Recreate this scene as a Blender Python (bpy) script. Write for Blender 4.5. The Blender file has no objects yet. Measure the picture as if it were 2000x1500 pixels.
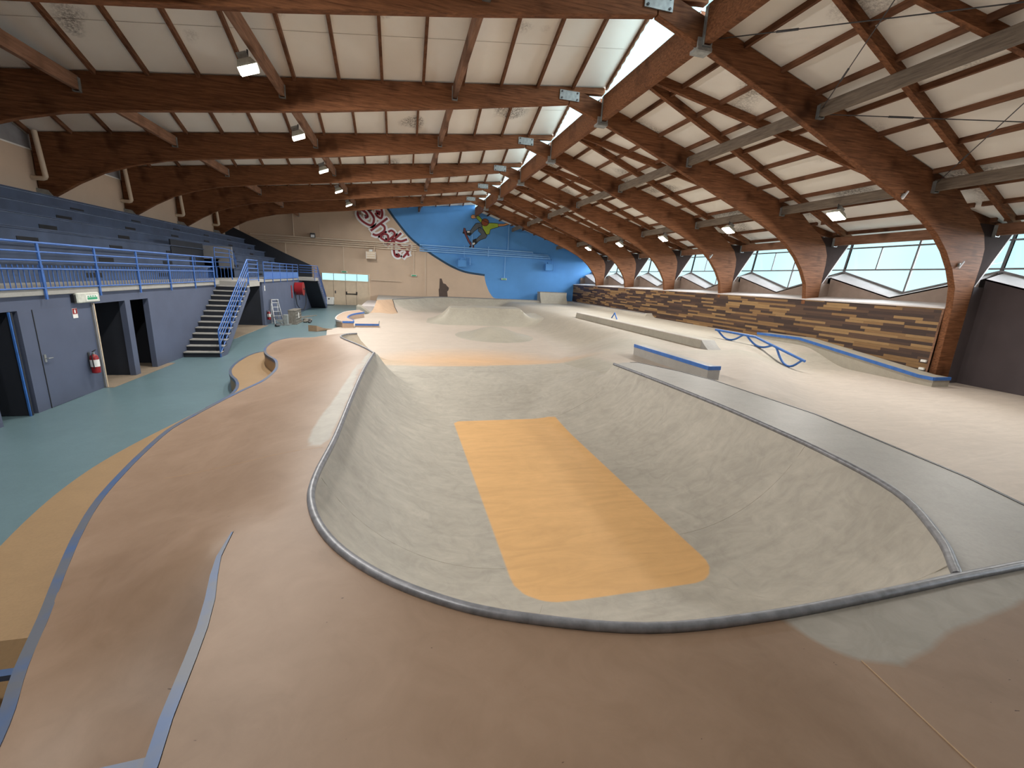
import bpy, bmesh, math, random
import numpy as np
from mathutils import Vector, Matrix, geometry as mgeo

# ------------------------------------------------------------------ camera, sky, sun, exposure
SC = bpy.context.scene
COL = SC.collection
EYE = 3.132                                   # eye height over the green floor
YAW, PITCH, ROLL, FPX = 0.2582, 0.2368, 0.0493, 847.2
_f = Vector((math.sin(YAW)*math.cos(PITCH), math.cos(YAW)*math.cos(PITCH), -math.sin(PITCH)))
_r = Vector((math.cos(YAW), -math.sin(YAW), 0)); _u = _r.cross(_f)
_r2 = _r*math.cos(ROLL) + _u*math.sin(ROLL); _u2 = -_r*math.sin(ROLL) + _u*math.cos(ROLL)
cam_data = bpy.data.cameras.new('camera'); cam = bpy.data.objects.new('camera', cam_data); COL.objects.link(cam)
cam_data.sensor_fit = 'HORIZONTAL'; cam_data.sensor_width = 36.0; cam_data.lens = FPX/2000*36.0
cam_data.clip_start = 0.05; cam_data.clip_end = 500
cam.matrix_world = Matrix(((_r2.x, _u2.x, -_f.x, 0), (_r2.y, _u2.y, -_f.y, 0), (_r2.z, _u2.z, -_f.z, EYE), (0, 0, 0, 1)))
SC.camera = cam

world = bpy.data.worlds.new('sky'); SC.world = world; world.use_nodes = True
wn = world.node_tree; wn.nodes.clear()
w_out = wn.nodes.new('ShaderNodeOutputWorld'); w_bg = wn.nodes.new('ShaderNodeBackground')
w_tc = wn.nodes.new('ShaderNodeTexCoord'); w_nz = wn.nodes.new('ShaderNodeTexNoise'); w_rp = wn.nodes.new('ShaderNodeValToRGB')
w_nz.inputs['Scale'].default_value = 3.0; w_nz.inputs['Detail'].default_value = 3
w_rp.color_ramp.elements[0].position = 0.35; w_rp.color_ramp.elements[0].color = (0.50, 0.93, 1.0, 1)
w_rp.color_ramp.elements[1].position = 0.7; w_rp.color_ramp.elements[1].color = (0.80, 1.0, 1.0, 1)
wn.links.new(w_tc.outputs['Generated'], w_nz.inputs['Vector']); wn.links.new(w_nz.outputs['Fac'], w_rp.inputs['Fac'])
wn.links.new(w_rp.outputs['Color'], w_bg.inputs['Color']); w_bg.inputs['Strength'].default_value = 1.3
wn.links.new(w_bg.outputs['Background'], w_out.inputs['Surface'])

def lamp(kind, name, loc, power, color, **kw):
    d = bpy.data.lights.new(name, kind); d.energy = power; d.color = color
    for k, v in kw.items(): setattr(d, k, v)
    o = bpy.data.objects.new(name, d); o.location = loc; COL.objects.link(o); return o
sun = lamp('SUN', 'hazy_sun', (40, -20, 20), 15.0, (0.92, 0.95, 1.0), angle=math.radians(56))
sun.rotation_euler = Vector((-0.85, 0.34, -0.36)).to_track_quat('-Z', 'Y').to_euler()
FLOOD_POWER, FLOOD_COLOR = 375.0, (1.0, 0.965, 0.90)

SC.view_settings.view_transform = 'Standard'; SC.view_settings.look = 'None'
SC.view_settings.gamma = 1.0; SC.view_settings.use_curve_mapping = False
SC.view_settings.exposure = 0.1
SC.cycles.use_denoising = True
SC.cycles.max_bounces = 8; SC.cycles.diffuse_bounces = 5; SC.cycles.glossy_bounces = 3
SC.cycles.transparent_max_bounces = 8; SC.cycles.caustics_reflective = False; SC.cycles.caustics_refractive = False
SC.cycles.sample_clamp_indirect = 6.0

random.seed(7)
rng = np.random.default_rng(11)
PI = math.pi

# ------------------------------------------------------------------ materials
def new_mat(name):
    m = bpy.data.materials.new(name); m.use_nodes = True
    return m, m.node_tree, m.node_tree.nodes['Principled BSDF']
def mixc(nt, a, b, fac=None, blend='MIX', f=0.5):
    n = nt.nodes.new('ShaderNodeMix'); n.data_type = 'RGBA'; n.blend_type = blend
    n.inputs['Factor'].default_value = f
    for sock, v in ((n.inputs[6], a), (n.inputs[7], b)):
        if isinstance(v, tuple): sock.default_value = (*v, 1)
        else: nt.links.new(v, sock)
    if fac is not None: nt.links.new(fac, n.inputs['Factor'])
    return n.outputs[2]
def noise(nt, scale, detail=4, rough=0.55, stretch=None, dist=0.0, seed=None):
    tc = nt.nodes.new('ShaderNodeTexCoord'); mp = nt.nodes.new('ShaderNodeMapping')
    if stretch: mp.inputs['Scale'].default_value = stretch
    if seed: mp.inputs['Location'].default_value = (seed, seed*1.7, seed*0.3)
    n = nt.nodes.new('ShaderNodeTexNoise'); n.inputs['Scale'].default_value = scale
    n.inputs['Detail'].default_value = detail; n.inputs['Roughness'].default_value = rough; n.inputs['Distortion'].default_value = dist
    nt.links.new(tc.outputs['Object'], mp.inputs['Vector']); nt.links.new(mp.outputs['Vector'], n.inputs['Vector'])
    return n.outputs['Fac']
def ramp(nt, src, p0, p1, c0=(0, 0, 0), c1=(1, 1, 1)):
    r = nt.nodes.new('ShaderNodeValToRGB')
    r.color_ramp.elements[0].position = p0; r.color_ramp.elements[0].color = (*c0, 1)
    r.color_ramp.elements[1].position = p1; r.color_ramp.elements[1].color = (*c1, 1)
    nt.links.new(src, r.inputs['Fac']); return r.outputs['Color']
def bump(nt, bs, h, strength=0.15, dist=0.02):
    b = nt.nodes.new('ShaderNodeBump'); b.inputs['Strength'].default_value = strength; b.inputs['Distance'].default_value = dist
    nt.links.new(h, b.inputs['Height']); nt.links.new(b.outputs['Normal'], bs.inputs['Normal'])
def paint(name, col, rough=0.55, var=0.12, scale=3.0, metal=0.0, spec=0.4):
    m, nt, bs = new_mat(name)
    d = tuple(c*(1-var) for c in col); l = tuple(min(1, c*(1+var)) for c in col)
    nt.links.new(ramp(nt, noise(nt, scale), 0.3, 0.7, d, l), bs.inputs['Base Color'])
    bs.inputs['Roughness'].default_value = rough; bs.inputs['Metallic'].default_value = metal
    bs.inputs['Specular IOR Level'].default_value = spec
    return m
def wood(name, dark, light, stretch=(0.35, 3, 6), rough=0.68, spec=0.12):
    m, nt, bs = new_mat(name)
    g = noise(nt, 4.0, 6, 0.65, stretch, 0.4)
    c = ramp(nt, g, 0.3, 0.72, dark, light)
    lam = noise(nt, 1.1, 2, 0.5, None, 0, 3.1)
    c2 = mixc(nt, c, tuple(0.62*v for v in dark), ramp(nt, lam, 0.55, 0.75), 'MIX')
    nt.links.new(c2, bs.inputs['Base Color']); bs.inputs['Roughness'].default_value = rough
    bs.inputs['Specular IOR Level'].default_value = spec
    return m
def concrete(name, base, var=0.16, rough=0.5, spec=0.35):
    m, nt, bs = new_mat(name)
    a = noise(nt, 0.55, 5, 0.6, None, 0.8); b = noise(nt, 3.5, 6, 0.62, None, 1.2, 2.2); c = noise(nt, 38, 3, 0.6)
    d = tuple(v*(1-var) for v in base); l = tuple(min(1, v*(1+var)) for v in base)
    col = mixc(nt, ramp(nt, a, 0.3, 0.7, d, l), ramp(nt, b, 0.25, 0.75, d, l), None, 'MIX', 0.5)
    col = mixc(nt, col, ramp(nt, c, 0.3, 0.62, (0.82, 0.82, 0.82), (1, 1, 1)), None, 'MULTIPLY', 0.5)
    nt.links.new(col, bs.inputs['Base Color']); bs.inputs['Roughness'].default_value = rough; bs.inputs['Specular IOR Level'].default_value = spec
    return m

GREY_C = (0.39, 0.36, 0.30); TAN_C = (0.46, 0.33, 0.245); ORANGE_C = (0.66, 0.395, 0.175); PALE_C = (0.49, 0.42, 0.36)
M = {}
M['arch'] = wood('glulam', (0.092, 0.037, 0.0175), (0.30, 0.13, 0.062))
M['strut'] = wood('strut_timber', (0.15, 0.075, 0.045), (0.31, 0.17, 0.11), (3, 0.35, 5))
M['strut_grey'] = wood('weathered_strut', (0.12, 0.095, 0.075), (0.26, 0.21, 0.165), (3, 0.35, 5))
M['purlin'] = wood('purlin_timber', (0.10, 0.042, 0.022), (0.24, 0.115, 0.065), (3, 0.35, 5))
M['galv'] = paint('galvanised_steel', (0.36, 0.38, 0.38), 0.45, 0.2, 9, 0.6)
M['dark_steel'] = paint('dark_steel', (0.07, 0.07, 0.075), 0.5, 0.2, 9, 0.4)
M['coping'] = paint('coping_steel', (0.20, 0.205, 0.225), 0.42, 0.25, 14, 0.25)
def worn_blue():
    m, nt, bs = new_mat('worn_blue_edge')
    nt.links.new(ramp(nt, noise(nt, 2.2, 4), 0.42, 0.62, (0.085, 0.096, 0.125), (0.04, 0.085, 0.20)), bs.inputs['Base Color'])
    bs.inputs['Roughness'].default_value = 0.45; bs.inputs['Metallic'].default_value = 0.1; return m
M['blue_edge'] = worn_blue()
M['blue_steel'] = paint('blue_paint', (0.045, 0.15, 0.46), 0.4, 0.15, 6)
M['blue_rail'] = paint('blue_rail_paint', (0.05, 0.135, 0.40), 0.4, 0.12, 6)
M['beige'] = paint('beige_wall_paint', (0.52, 0.395, 0.295), 0.75, 0.06, 0.7)
M['wall_blue'] = paint('blue_wall_paint', (0.085, 0.27, 0.60), 0.7, 0.07, 0.6)
M['navy'] = paint('navy_line_paint', (0.015, 0.05, 0.10), 0.7, 0.1)
M['brown_paint'] = paint('brown_silhouette_paint', (0.085, 0.06, 0.05), 0.8, 0.1)
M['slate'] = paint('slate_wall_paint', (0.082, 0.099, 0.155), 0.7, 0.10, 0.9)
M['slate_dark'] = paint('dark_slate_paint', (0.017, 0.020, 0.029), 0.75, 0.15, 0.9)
M['stand'] = paint('stand_paint', (0.058, 0.08, 0.135), 0.6, 0.18, 1.5)
M['stand_floor'] = concrete('slab_concrete', (0.33, 0.32, 0.30), 0.15, 0.8)
M['charcoal'] = paint('charcoal_wall_paint', (0.075, 0.06, 0.065), 0.8, 0.12, 0.8)
M['floor_green'] = concrete('green_floor_coating', (0.12, 0.19, 0.215), 0.12, 0.38, 0.5)
M['dirt'] = concrete('bare_floor', (0.24, 0.19, 0.14), 0.25, 0.9)
M['grey'] = concrete('grey_concrete', GREY_C)
M['grey2'] = concrete('cool_concrete', (0.35, 0.335, 0.315), 0.14)
M['tan'] = concrete('tan_concrete', TAN_C, 0.10)
M['orange'] = concrete('orange_concrete', (0.275, 0.18, 0.095), 0.12)
M['brown_c'] = concrete('brown_concrete', (0.30, 0.20, 0.125), 0.12)
M['pipe_cream'] = paint('pipe_cream', (0.60, 0.49, 0.38), 0.5, 0.05)
M['pipe_blue'] = paint('pipe_blue', (0.21, 0.43, 0.75), 0.5, 0.05)
M['tan_dark'] = concrete('ochre_concrete', (0.36, 0.235, 0.13), 0.1)
M['white'] = paint('white_paint', (0.78, 0.77, 0.74), 0.6, 0.05)
M['cream'] = paint('cream_paint', (0.62, 0.50, 0.37), 0.55, 0.06)
M['ledge'] = paint('pale_ledge_paint', (0.62, 0.57, 0.56), 0.7, 0.06)
M['taupe'] = paint('taupe_panel_paint', (0.36, 0.28, 0.235), 0.8, 0.08)
M['mullion'] = paint('mullion_grey', (0.25, 0.24, 0.25), 0.5, 0.1)
M['red'] = paint('red_paint', (0.25, 0.012, 0.016), 0.35, 0.1)
M['black'] = paint('black_rubber', (0.012, 0.012, 0.014), 0.6, 0.1)
M['brace_dark'] = paint('dark_brace', (0.04, 0.027, 0.024), 0.9, 0.15, 3.0, 0.0, 0.05)
M['green_sign'] = paint('green_sign', (0.03, 0.32, 0.16), 0.5, 0.05)
M['old_white'] = paint('aged_plastic', (0.55, 0.56, 0.50), 0.5, 0.15, 12)
M['pallet'] = wood('grey_boards', (0.12, 0.11, 0.095), (0.25, 0.235, 0.205), (5, 1, 1))
M['alu'] = paint('aluminium', (0.45, 0.46, 0.47), 0.4, 0.15, 8, 0.6)
M['maroon'] = paint('maroon_letter', (0.20, 0.012, 0.022), 0.6, 0.06)
M['letter_white'] = paint('letter_white', (0.72, 0.73, 0.76), 0.7, 0.04)

def ceiling_mat(name, sc, lo, hi, seed):
    m, nt, bs = new_mat(name)
    base = ramp(nt, noise(nt, 0.8, 4), 0.3, 0.7, (0.83, 0.785, 0.72), (0.88, 0.845, 0.79))
    big = ramp(nt, noise(nt, sc, 1, 0.5, None, 0, seed), lo, hi)
    fine = ramp(nt, noise(nt, 16, 6, 0.75, None, 0.3), 0.40, 0.60)
    f = mixc(nt, (0, 0, 0), fine, big)
    col = mixc(nt, base, (0.20, 0.18, 0.16), f)
    nt.links.new(col, bs.inputs['Base Color']); bs.inputs['Roughness'].default_value = 0.85; bs.inputs['Specular IOR Level'].default_value = 0.15
    return m
M['ceiling'] = ceiling_mat('roof_panel', 0.62, 0.64, 0.72, 9.1); M['ceiling_stained'] = ceiling_mat('stained_roof_panel', 0.5, 0.585, 0.70, 2.7)
M['nosing'] = paint('nosing_paint', (0.15, 0.19, 0.28), 0.6, 0.25, 2)
M['grey_panel'] = paint('grey_panel_paint', (0.21, 0.21, 0.22), 0.7, 0.08)

def plank_mat():
    m, nt, bs = new_mat('mixed_plank_cladding')
    tc = nt.nodes.new('ShaderNodeTexCoord'); sp = nt.nodes.new('ShaderNodeSeparateXYZ'); nt.links.new(tc.outputs['Object'], sp.inputs[0])
    def mth(op, a, b=None):
        n = nt.nodes.new('ShaderNodeMath'); n.operation = op
        for i, v in enumerate((a, b)):
            if v is None: continue
            if isinstance(v, (int, float)): n.inputs[i].default_value = v
            else: nt.links.new(v, n.inputs[i])
        return n.outputs[0]
    rowf = mth('DIVIDE', sp.outputs['Z'], 0.104); row = mth('FLOOR', rowf)
    wr = nt.nodes.new('ShaderNodeTexWhiteNoise'); wr.noise_dimensions = '1D'; nt.links.new(row, wr.inputs['W'])
    ln = mth('ADD', 0.75, mth('MULTIPLY', wr.outputs['Value'], 0.9))
    xf = mth('ADD', mth('DIVIDE', sp.outputs['Y'], ln), mth('MULTIPLY', wr.outputs['Value'], 17.0)); colm = mth('FLOOR', xf)
    cb = nt.nodes.new('ShaderNodeCombineXYZ'); nt.links.new(row, cb.inputs[0]); nt.links.new(colm, cb.inputs[1])
    w2 = nt.nodes.new('ShaderNodeTexWhiteNoise'); w2.noise_dimensions = '2D'; nt.links.new(cb.outputs[0], w2.inputs['Vector'])
    r = nt.nodes.new('ShaderNodeValToRGB'); r.color_ramp.interpolation = 'CONSTANT'
    e = r.color_ramp.elements; e[0].position = 0; e[0].color = (0.042, 0.02, 0.014, 1); e[1].position = 0.28; e[1].color = (0.066, 0.032, 0.02, 1)
    for p, c in ((0.46, (0.095, 0.048, 0.027)), (0.60, (0.24, 0.132, 0.05)), (0.80, (0.31, 0.185, 0.075))):
        q = e.new(p); q.color = (*c, 1)
    nt.links.new(w2.outputs['Value'], r.inputs['Fac'])
    g = ramp(nt, noise(nt, 5, 5, 0.6, (1, 0.6, 9)), 0.25, 0.75, (0.72, 0.72, 0.72), (1.12, 1.1, 1.08))
    c = mixc(nt, r.outputs['Color'], g, None, 'MULTIPLY', 1.0)
    gap = mth('LESS_THAN', mth('FRACT', rowf), 0.05)
    c = mixc(nt, c, (0.02, 0.012, 0.01), gap)
    nt.links.new(c, bs.inputs['Base Color']); bs.inputs['Roughness'].default_value = 0.55
    return m
M['plank'] = plank_mat()

def glass_mat(name, tint=(0.93, 0.98, 1.0)):
    m = bpy.data.materials.new(name); m.use_nodes = True; nt = m.node_tree; nt.nodes.clear()
    o = nt.nodes.new('ShaderNodeOutputMaterial'); t = nt.nodes.new('ShaderNodeBsdfTransparent'); t.inputs['Color'].default_value = (*tint, 1)
    g = nt.nodes.new('ShaderNodeBsdfGlossy'); g.inputs['Roughness'].default_value = 0.05
    x = nt.nodes.new('ShaderNodeMixShader'); x.inputs[0].default_value = 0.04
    nt.links.new(t.outputs[0], x.inputs[1]); nt.links.new(g.outputs[0], x.inputs[2]); nt.links.new(x.outputs[0], o.inputs[0])
    return m
M['glass'] = glass_mat('window_glass')
def translucent_mat():
    m = bpy.data.materials.new('translucent_sheet'); m.use_nodes = True; nt = m.node_tree; nt.nodes.clear()
    o = nt.nodes.new('ShaderNodeOutputMaterial'); t = nt.nodes.new('ShaderNodeBsdfTranslucent'); t.inputs['Color'].default_value = (0.30, 0.42, 0.45, 1)
    p = nt.nodes.new('ShaderNodeBsdfTransparent'); p.inputs['Color'].default_value = (0.9, 0.98, 1, 1)
    x = nt.nodes.new('ShaderNodeMixShader'); x.inputs[0].default_value = 0.45
    nt.links.new(t.outputs[0], x.inputs[1]); nt.links.new(p.outputs[0], x.inputs[2]); nt.links.new(x.outputs[0], o.inputs[0])
    return m
M['translucent'] = translucent_mat()
def emit_mat(name, col, s):
    m = bpy.data.materials.new(name); m.use_nodes = True; nt = m.node_tree; nt.nodes.clear()
    o = nt.nodes.new('ShaderNodeOutputMaterial'); e = nt.nodes.new('ShaderNodeEmission')
    e.inputs['Color'].default_value = (*col, 1); e.inputs['Strength'].default_value = s; nt.links.new(e.outputs[0], o.inputs[0]); return m
M['lamp'] = emit_mat('lamp_glow', (1.0, 1.0, 0.86), 14.0)
M['exit_glow'] = emit_mat('exit_sign_face', (0.75, 0.95, 0.85), 0.55)

def course_mat(name, grey, var=0.12):
    """skate floor: grey, tan and orange concrete; the painted borders come from signed distances kept on the mesh"""
    m, nt, bs = new_mat(name)
    def attr(n):
        a = nt.nodes.new('ShaderNodeAttribute'); a.attribute_name = n; return a.outputs['Fac']
    a = noise(nt, 0.6, 5, 0.6, None, 0.8); b = noise(nt, 3.2, 7, 0.66, None, 1.6, 2.2); sw = noise(nt, 1.6, 5, 0.6, (0.5, 2.2, 1), 2.0, 4.4)
    def vari(c, v):
        return mixc(nt, ramp(nt, a, 0.3, 0.7, tuple(x*(1-v) for x in c), tuple(x*(1+v) for x in c)),
                    ramp(nt, b, 0.25, 0.75, tuple(x*(1-1.5*v) for x in c), tuple(x*(1+v) for x in c)), None, 'MIX', 0.55)
    col = vari(grey, var)
    col = mixc(nt, col, vari(PALE_C, 0.07), attr('w_pale'))
    col = mixc(nt, col, vari((0.62, 0.40, 0.235), 0.08), attr('w_orange'))
    for nm, cc, e in (('sd_orange', ORANGE_C, 0.012), ('sd_tan', (0.50, 0.345, 0.235), 0.02)):
        s = nt.nodes.new('ShaderNodeMapRange'); s.inputs['From Min'].default_value = e; s.inputs['From Max'].default_value = -e
        nt.links.new(attr(nm), s.inputs['Value'])
        col = mixc(nt, col, vari(cc, 0.06), s.outputs['Result'])
    col = mixc(nt, col, ramp(nt, sw, 0.35, 0.65, (0.86, 0.86, 0.86), (1.04, 1.04, 1.04)), None, 'MULTIPLY', 0.6)
    nt.links.new(col, bs.inputs['Base Color']); bs.inputs['Roughness'].default_value = 0.58; bs.inputs['Specular IOR Level'].default_value = 0.25
    return m
M['course'] = course_mat('course_concrete', GREY_C); M['basin'] = course_mat('basin_concrete', (0.42, 0.39, 0.34), 0.19)
def deck_mat():
    m, nt, bs = new_mat('deck_concrete')
    def attr(n):
        a = nt.nodes.new('ShaderNodeAttribute'); a.attribute_name = n; return a.outputs['Fac']
    a = noise(nt, 0.7, 5, 0.6, None, 1.0); b = noise(nt, 4, 6, 0.65, None, 1.2, 2.2); spk = noise(nt, 16, 2, 0.5, (1, 2.5, 1), 0, 6.1)
    c = mixc(nt, ramp(nt, a, 0.3, 0.7, (0.165, 0.102, 0.062), (0.285, 0.195, 0.137)), ramp(nt, b, 0.25, 0.75, (0.185, 0.116, 0.072), (0.26, 0.174, 0.119)), None, 'MIX', 0.5)
    s = nt.nodes.new('ShaderNodeMapRange'); s.inputs['From Min'].default_value = 0.02; s.inputs['From Max'].default_value = -0.02
    wob = nt.nodes.new('ShaderNodeMath'); wob.operation = 'MULTIPLY_ADD'; wob.inputs[1].default_value = 0.06
    nt.links.new(noise(nt, 3, 4), wob.inputs[0]); nt.links.new(attr('sd_grey'), wob.inputs[2])
    nt.links.new(wob.outputs[0], s.inputs['Value'])
    c = mixc(nt, c, ramp(nt, b, 0.25, 0.75, (0.22, 0.205, 0.175), (0.31, 0.285, 0.25)), s.outputs['Result'])
    c = mixc(nt, c, (0.06, 0.03, 0.02), ramp(nt, spk, 0.775, 0.79))
    nt.links.new(c, bs.inputs['Base Color']); bs.inputs['Roughness'].default_value = 0.5; bs.inputs['Specular IOR Level'].default_value = 0.35
    return m
M['deck'] = deck_mat()

# ------------------------------------------------------------------ mesh helpers
class MB:
    def __init__(s): s.v = []; s.f = []; s.m = []
    def add(s, vs, fs, mi=0):
        o = len(s.v); s.v += [tuple(p) for p in vs]; s.f += [tuple(i+o for i in f) for f in fs]; s.m += [mi]*len(fs); return s
    def box(s, x0, x1, y0, y1, z0, z1, mi=0):
        x0, x1 = min(x0, x1), max(x0, x1); y0, y1 = min(y0, y1), max(y0, y1); z0, z1 = min(z0, z1), max(z0, z1)
        return s.add([(x0,y0,z0),(x1,y0,z0),(x1,y1,z0),(x0,y1,z0),(x0,y0,z1),(x1,y0,z1),(x1,y1,z1),(x0,y1,z1)],
              [(0,3,2,1),(4,5,6,7),(0,1,5,4),(1,2,6,5),(2,3,7,6),(3,0,4,7)], mi)
    def prism(s, poly, a0, a1, axis='y', mi=0):
        """polygon in the plane across AXIS, given as (x,z) for y, (y,z) for x, (x,y) for z"""
        def P(p, a): return (p[0], a, p[1]) if axis == 'y' else (a, p[0], p[1]) if axis == 'x' else (p[0], p[1], a)
        n = len(poly); vs = [P(p, a0) for p in poly]+[P(p, a1) for p in poly]
        tris = mgeo.tessellate_polygon([[Vector((p[0], p[1], 0)) for p in poly]])
        fs = [tuple(t) for t in tris]+[tuple(n+i for i in reversed(t)) for t in tris]
        fs += [(i, (i+1) % n, n+(i+1) % n, n+i) for i in range(n)]
        return s.add(vs, fs, mi)
    def beam(s, a, b, w, h, mi=0, up=(0, 0, 1)):
        a = Vector(a); b = Vector(b); d = (b-a).normalized(); u = Vector(up)
        r = d.cross(u)
        if r.length < 1e-4: r = d.cross(Vector((1, 0, 0)))
        r.normalize(); u = r.cross(d).normalized()
        vs = [c+r*(w/2*i)+u*(h/2*j) for c in (a, b) for i, j in ((-1,-1),(1,-1),(1,1),(-1,1))]
        return s.add(vs, [(0,1,2,3),(7,6,5,4),(0,4,5,1),(1,5,6,2),(2,6,7,3),(3,7,4,0)], mi)
    def tube(s, pts, r, n=8, mi=0, closed=False):
        pts = [Vector(p) for p in pts]; N = len(pts); rings = []; prev = None
        for i, p in enumerate(pts):
            a = pts[i-1] if (i or closed) else p; b = pts[(i+1) % N] if (i < N-1 or closed) else p
            d = (b-a).normalized()
            if prev is None:
                x = d.cross(Vector((0, 0, 1)))
                if x.length < 1e-3: x = d.cross(Vector((1, 0, 0)))
            else: x = prev-d*prev.dot(d)
            x.normalize(); prev = x; y = d.cross(x)
            rr = r[i] if isinstance(r, (list, tuple)) else r
            rings.append([p+x*(rr*math.cos(2*PI*k/n))+y*(rr*math.sin(2*PI*k/n)) for k in range(n)])
        vs = [q for ring in rings for q in ring]; fs = []
        for i in range(N if closed else N-1):
            j = (i+1) % N
            for k in range(n): fs.append((i*n+k, i*n+(k+1) % n, j*n+(k+1) % n, j*n+k))
        if not closed: fs += [tuple(reversed(range(n))), tuple((N-1)*n+k for k in range(n))]
        return s.add(vs, fs, mi)
    def cyl(s, c, r, h, n=20, mi=0, axis='z', r2=None):
        c = Vector(c); d = {'z': Vector((0,0,1)), 'x': Vector((1,0,0)), 'y': Vector((0,1,0))}[axis]
        return s.tube([c, c+d*h], [r, r2 if r2 is not None else r], n, mi)
    def lathe(s, c, prof, n=20, mi=0):
        c = Vector(c); vs = [c+Vector((r*math.cos(2*PI*k/n), r*math.sin(2*PI*k/n), z)) for r, z in prof for k in range(n)]
        fs = [(i*n+k, i*n+(k+1) % n, (i+1)*n+(k+1) % n, (i+1)*n+k) for i in range(len(prof)-1) for k in range(n)]
        fs += [tuple(reversed(range(n))), tuple((len(prof)-1)*n+k for k in range(n))]
        return s.add(vs, fs, mi)
    def sweep(s, pts, prof, mi=0, closed_prof=True):
        """profile (offset to the path's left, up) carried along a path"""
        pts = [Vector(p) for p in pts]; N = len(pts); n = len(prof); vs = []
        for i, p in enumerate(pts):
            d = (pts[min(i+1, N-1)]-pts[max(i-1, 0)]); d.z = 0; d.normalize(); l = Vector((-d.y, d.x, 0))
            vs += [p+l*a+Vector((0, 0, b)) for a, b in prof]
        fs = [(i*n+k, i*n+(k+1) % n, (i+1)*n+(k+1) % n, (i+1)*n+k) for i in range(N-1) for k in range(n if closed_prof else n-1)]
        if closed_prof: fs += [tuple(reversed(range(n))), tuple((N-1)*n+k for k in range(n))]
        return s.add(vs, fs, mi)
    def build(s, name, mats, parent=None, smooth=None, bevel=0, loc=(0, 0, 0)):
        me = bpy.data.meshes.new(name)
        me.from_pydata([tuple(Vector(p)-Vector(loc)) for p in s.v], [], s.f); me.update()
        for m in (mats if isinstance(mats, (list, tuple)) else [mats]): me.materials.append(M[m] if isinstance(m, str) else m)
        if len(set(s.m)) > 1: me.polygons.foreach_set('material_index', s.m)
        bm = bmesh.new(); bm.from_mesh(me); bmesh.ops.recalc_face_normals(bm, faces=bm.faces)
        if bevel:
            es = [e for e in bm.edges if len(e.link_faces) == 2 and e.calc_face_angle(0) > 0.6]
            bmesh.ops.bevel(bm, geom=es, offset=bevel, segments=1, affect='EDGES', clamp_overlap=True)
        bm.to_mesh(me); bm.free()
        if smooth:
            me.polygons.foreach_set('use_smooth', [True]*len(me.polygons)); me.set_sharp_from_angle(angle=math.radians(smooth))
        o = bpy.data.objects.new(name, me); o.location = loc; COL.objects.link(o)
        if parent is not None: o.parent = parent
        return o

def tag(o, label, cat, group=None, kind=None):
    if label: o['label'] = label
    if cat: o['category'] = cat
    if group: o['group'] = group
    if kind: o['kind'] = kind
    return o
def struct(o): o['kind'] = 'structure'; return o
def thing(name, label, cat, loc=(0, 0, 0), group=None, rz=0):
    o = bpy.data.objects.new(name, None); o.empty_display_size = 0.2; o.location = loc; o.rotation_euler.z = rz; COL.objects.link(o)
    return tag(o, label, cat, group)
def copy_tree(o, parent=None):
    c = o.copy(); COL.objects.link(c)
    if parent is not None: c.parent = parent
    for ch in o.children: copy_tree(ch, c)
    return c
ORD = ['first', 'second', 'third', 'fourth', 'fifth', 'sixth', 'seventh', 'eighth', 'ninth', 'tenth', 'eleventh', 'twelfth', 'thirteenth', 'fourteenth', 'fifteenth', 'sixteenth']

def inside(P, poly):
    x, y = P[:, 0], P[:, 1]; c = np.zeros(len(P), bool); n = len(poly); j = n-1
    for i in range(n):
        xi, yi = poly[i]; xj, yj = poly[j]
        c ^= ((yi > y) != (yj > y)) & (x < (xj-xi)*(y-yi)/((yj-yi) if yj != yi else 1e-12)+xi); j = i
    return c
def dist(P, line, closed=False):
    L = list(line)+([line[0]] if closed else []); best = np.full(len(P), 1e9)
    for a, b in zip(L[:-1], L[1:]):
        a = np.array(a, float); b = np.array(b, float); ab = b-a; t = np.clip(((P-a)@ab)/(ab@ab+1e-12), 0, 1)
        best = np.minimum(best, np.hypot(*(P-(a+t[:, None]*ab)).T))
    return best
def resample(line, step):
    out = []
    for a, b in zip(line[:-1], line[1:]):
        n = max(1, int(math.ceil(math.dist(a, b)/step)))
        out += [tuple(np.array(a)+(np.array(b)-np.array(a))*i/n) for i in range(n)]
    return out+[tuple(line[-1])]
def smooth_line(pts, n=6):
    """Catmull-Rom through the points"""
    P = [np.array(p, float) for p in pts]; P = [2*P[0]-P[1]]+P+[2*P[-1]-P[-2]]; out = []
    for i in range(1, len(P)-2):
        for k in range(n):
            t = k/n; a, b, c, d = P[i-1:i+3]
            out.append(tuple(0.5*(2*b+(c-a)*t+(2*a-5*b+4*c-d)*t*t+(3*b-a-3*c+d)*t**3)))
    return out+[tuple(P[-2])]
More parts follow.
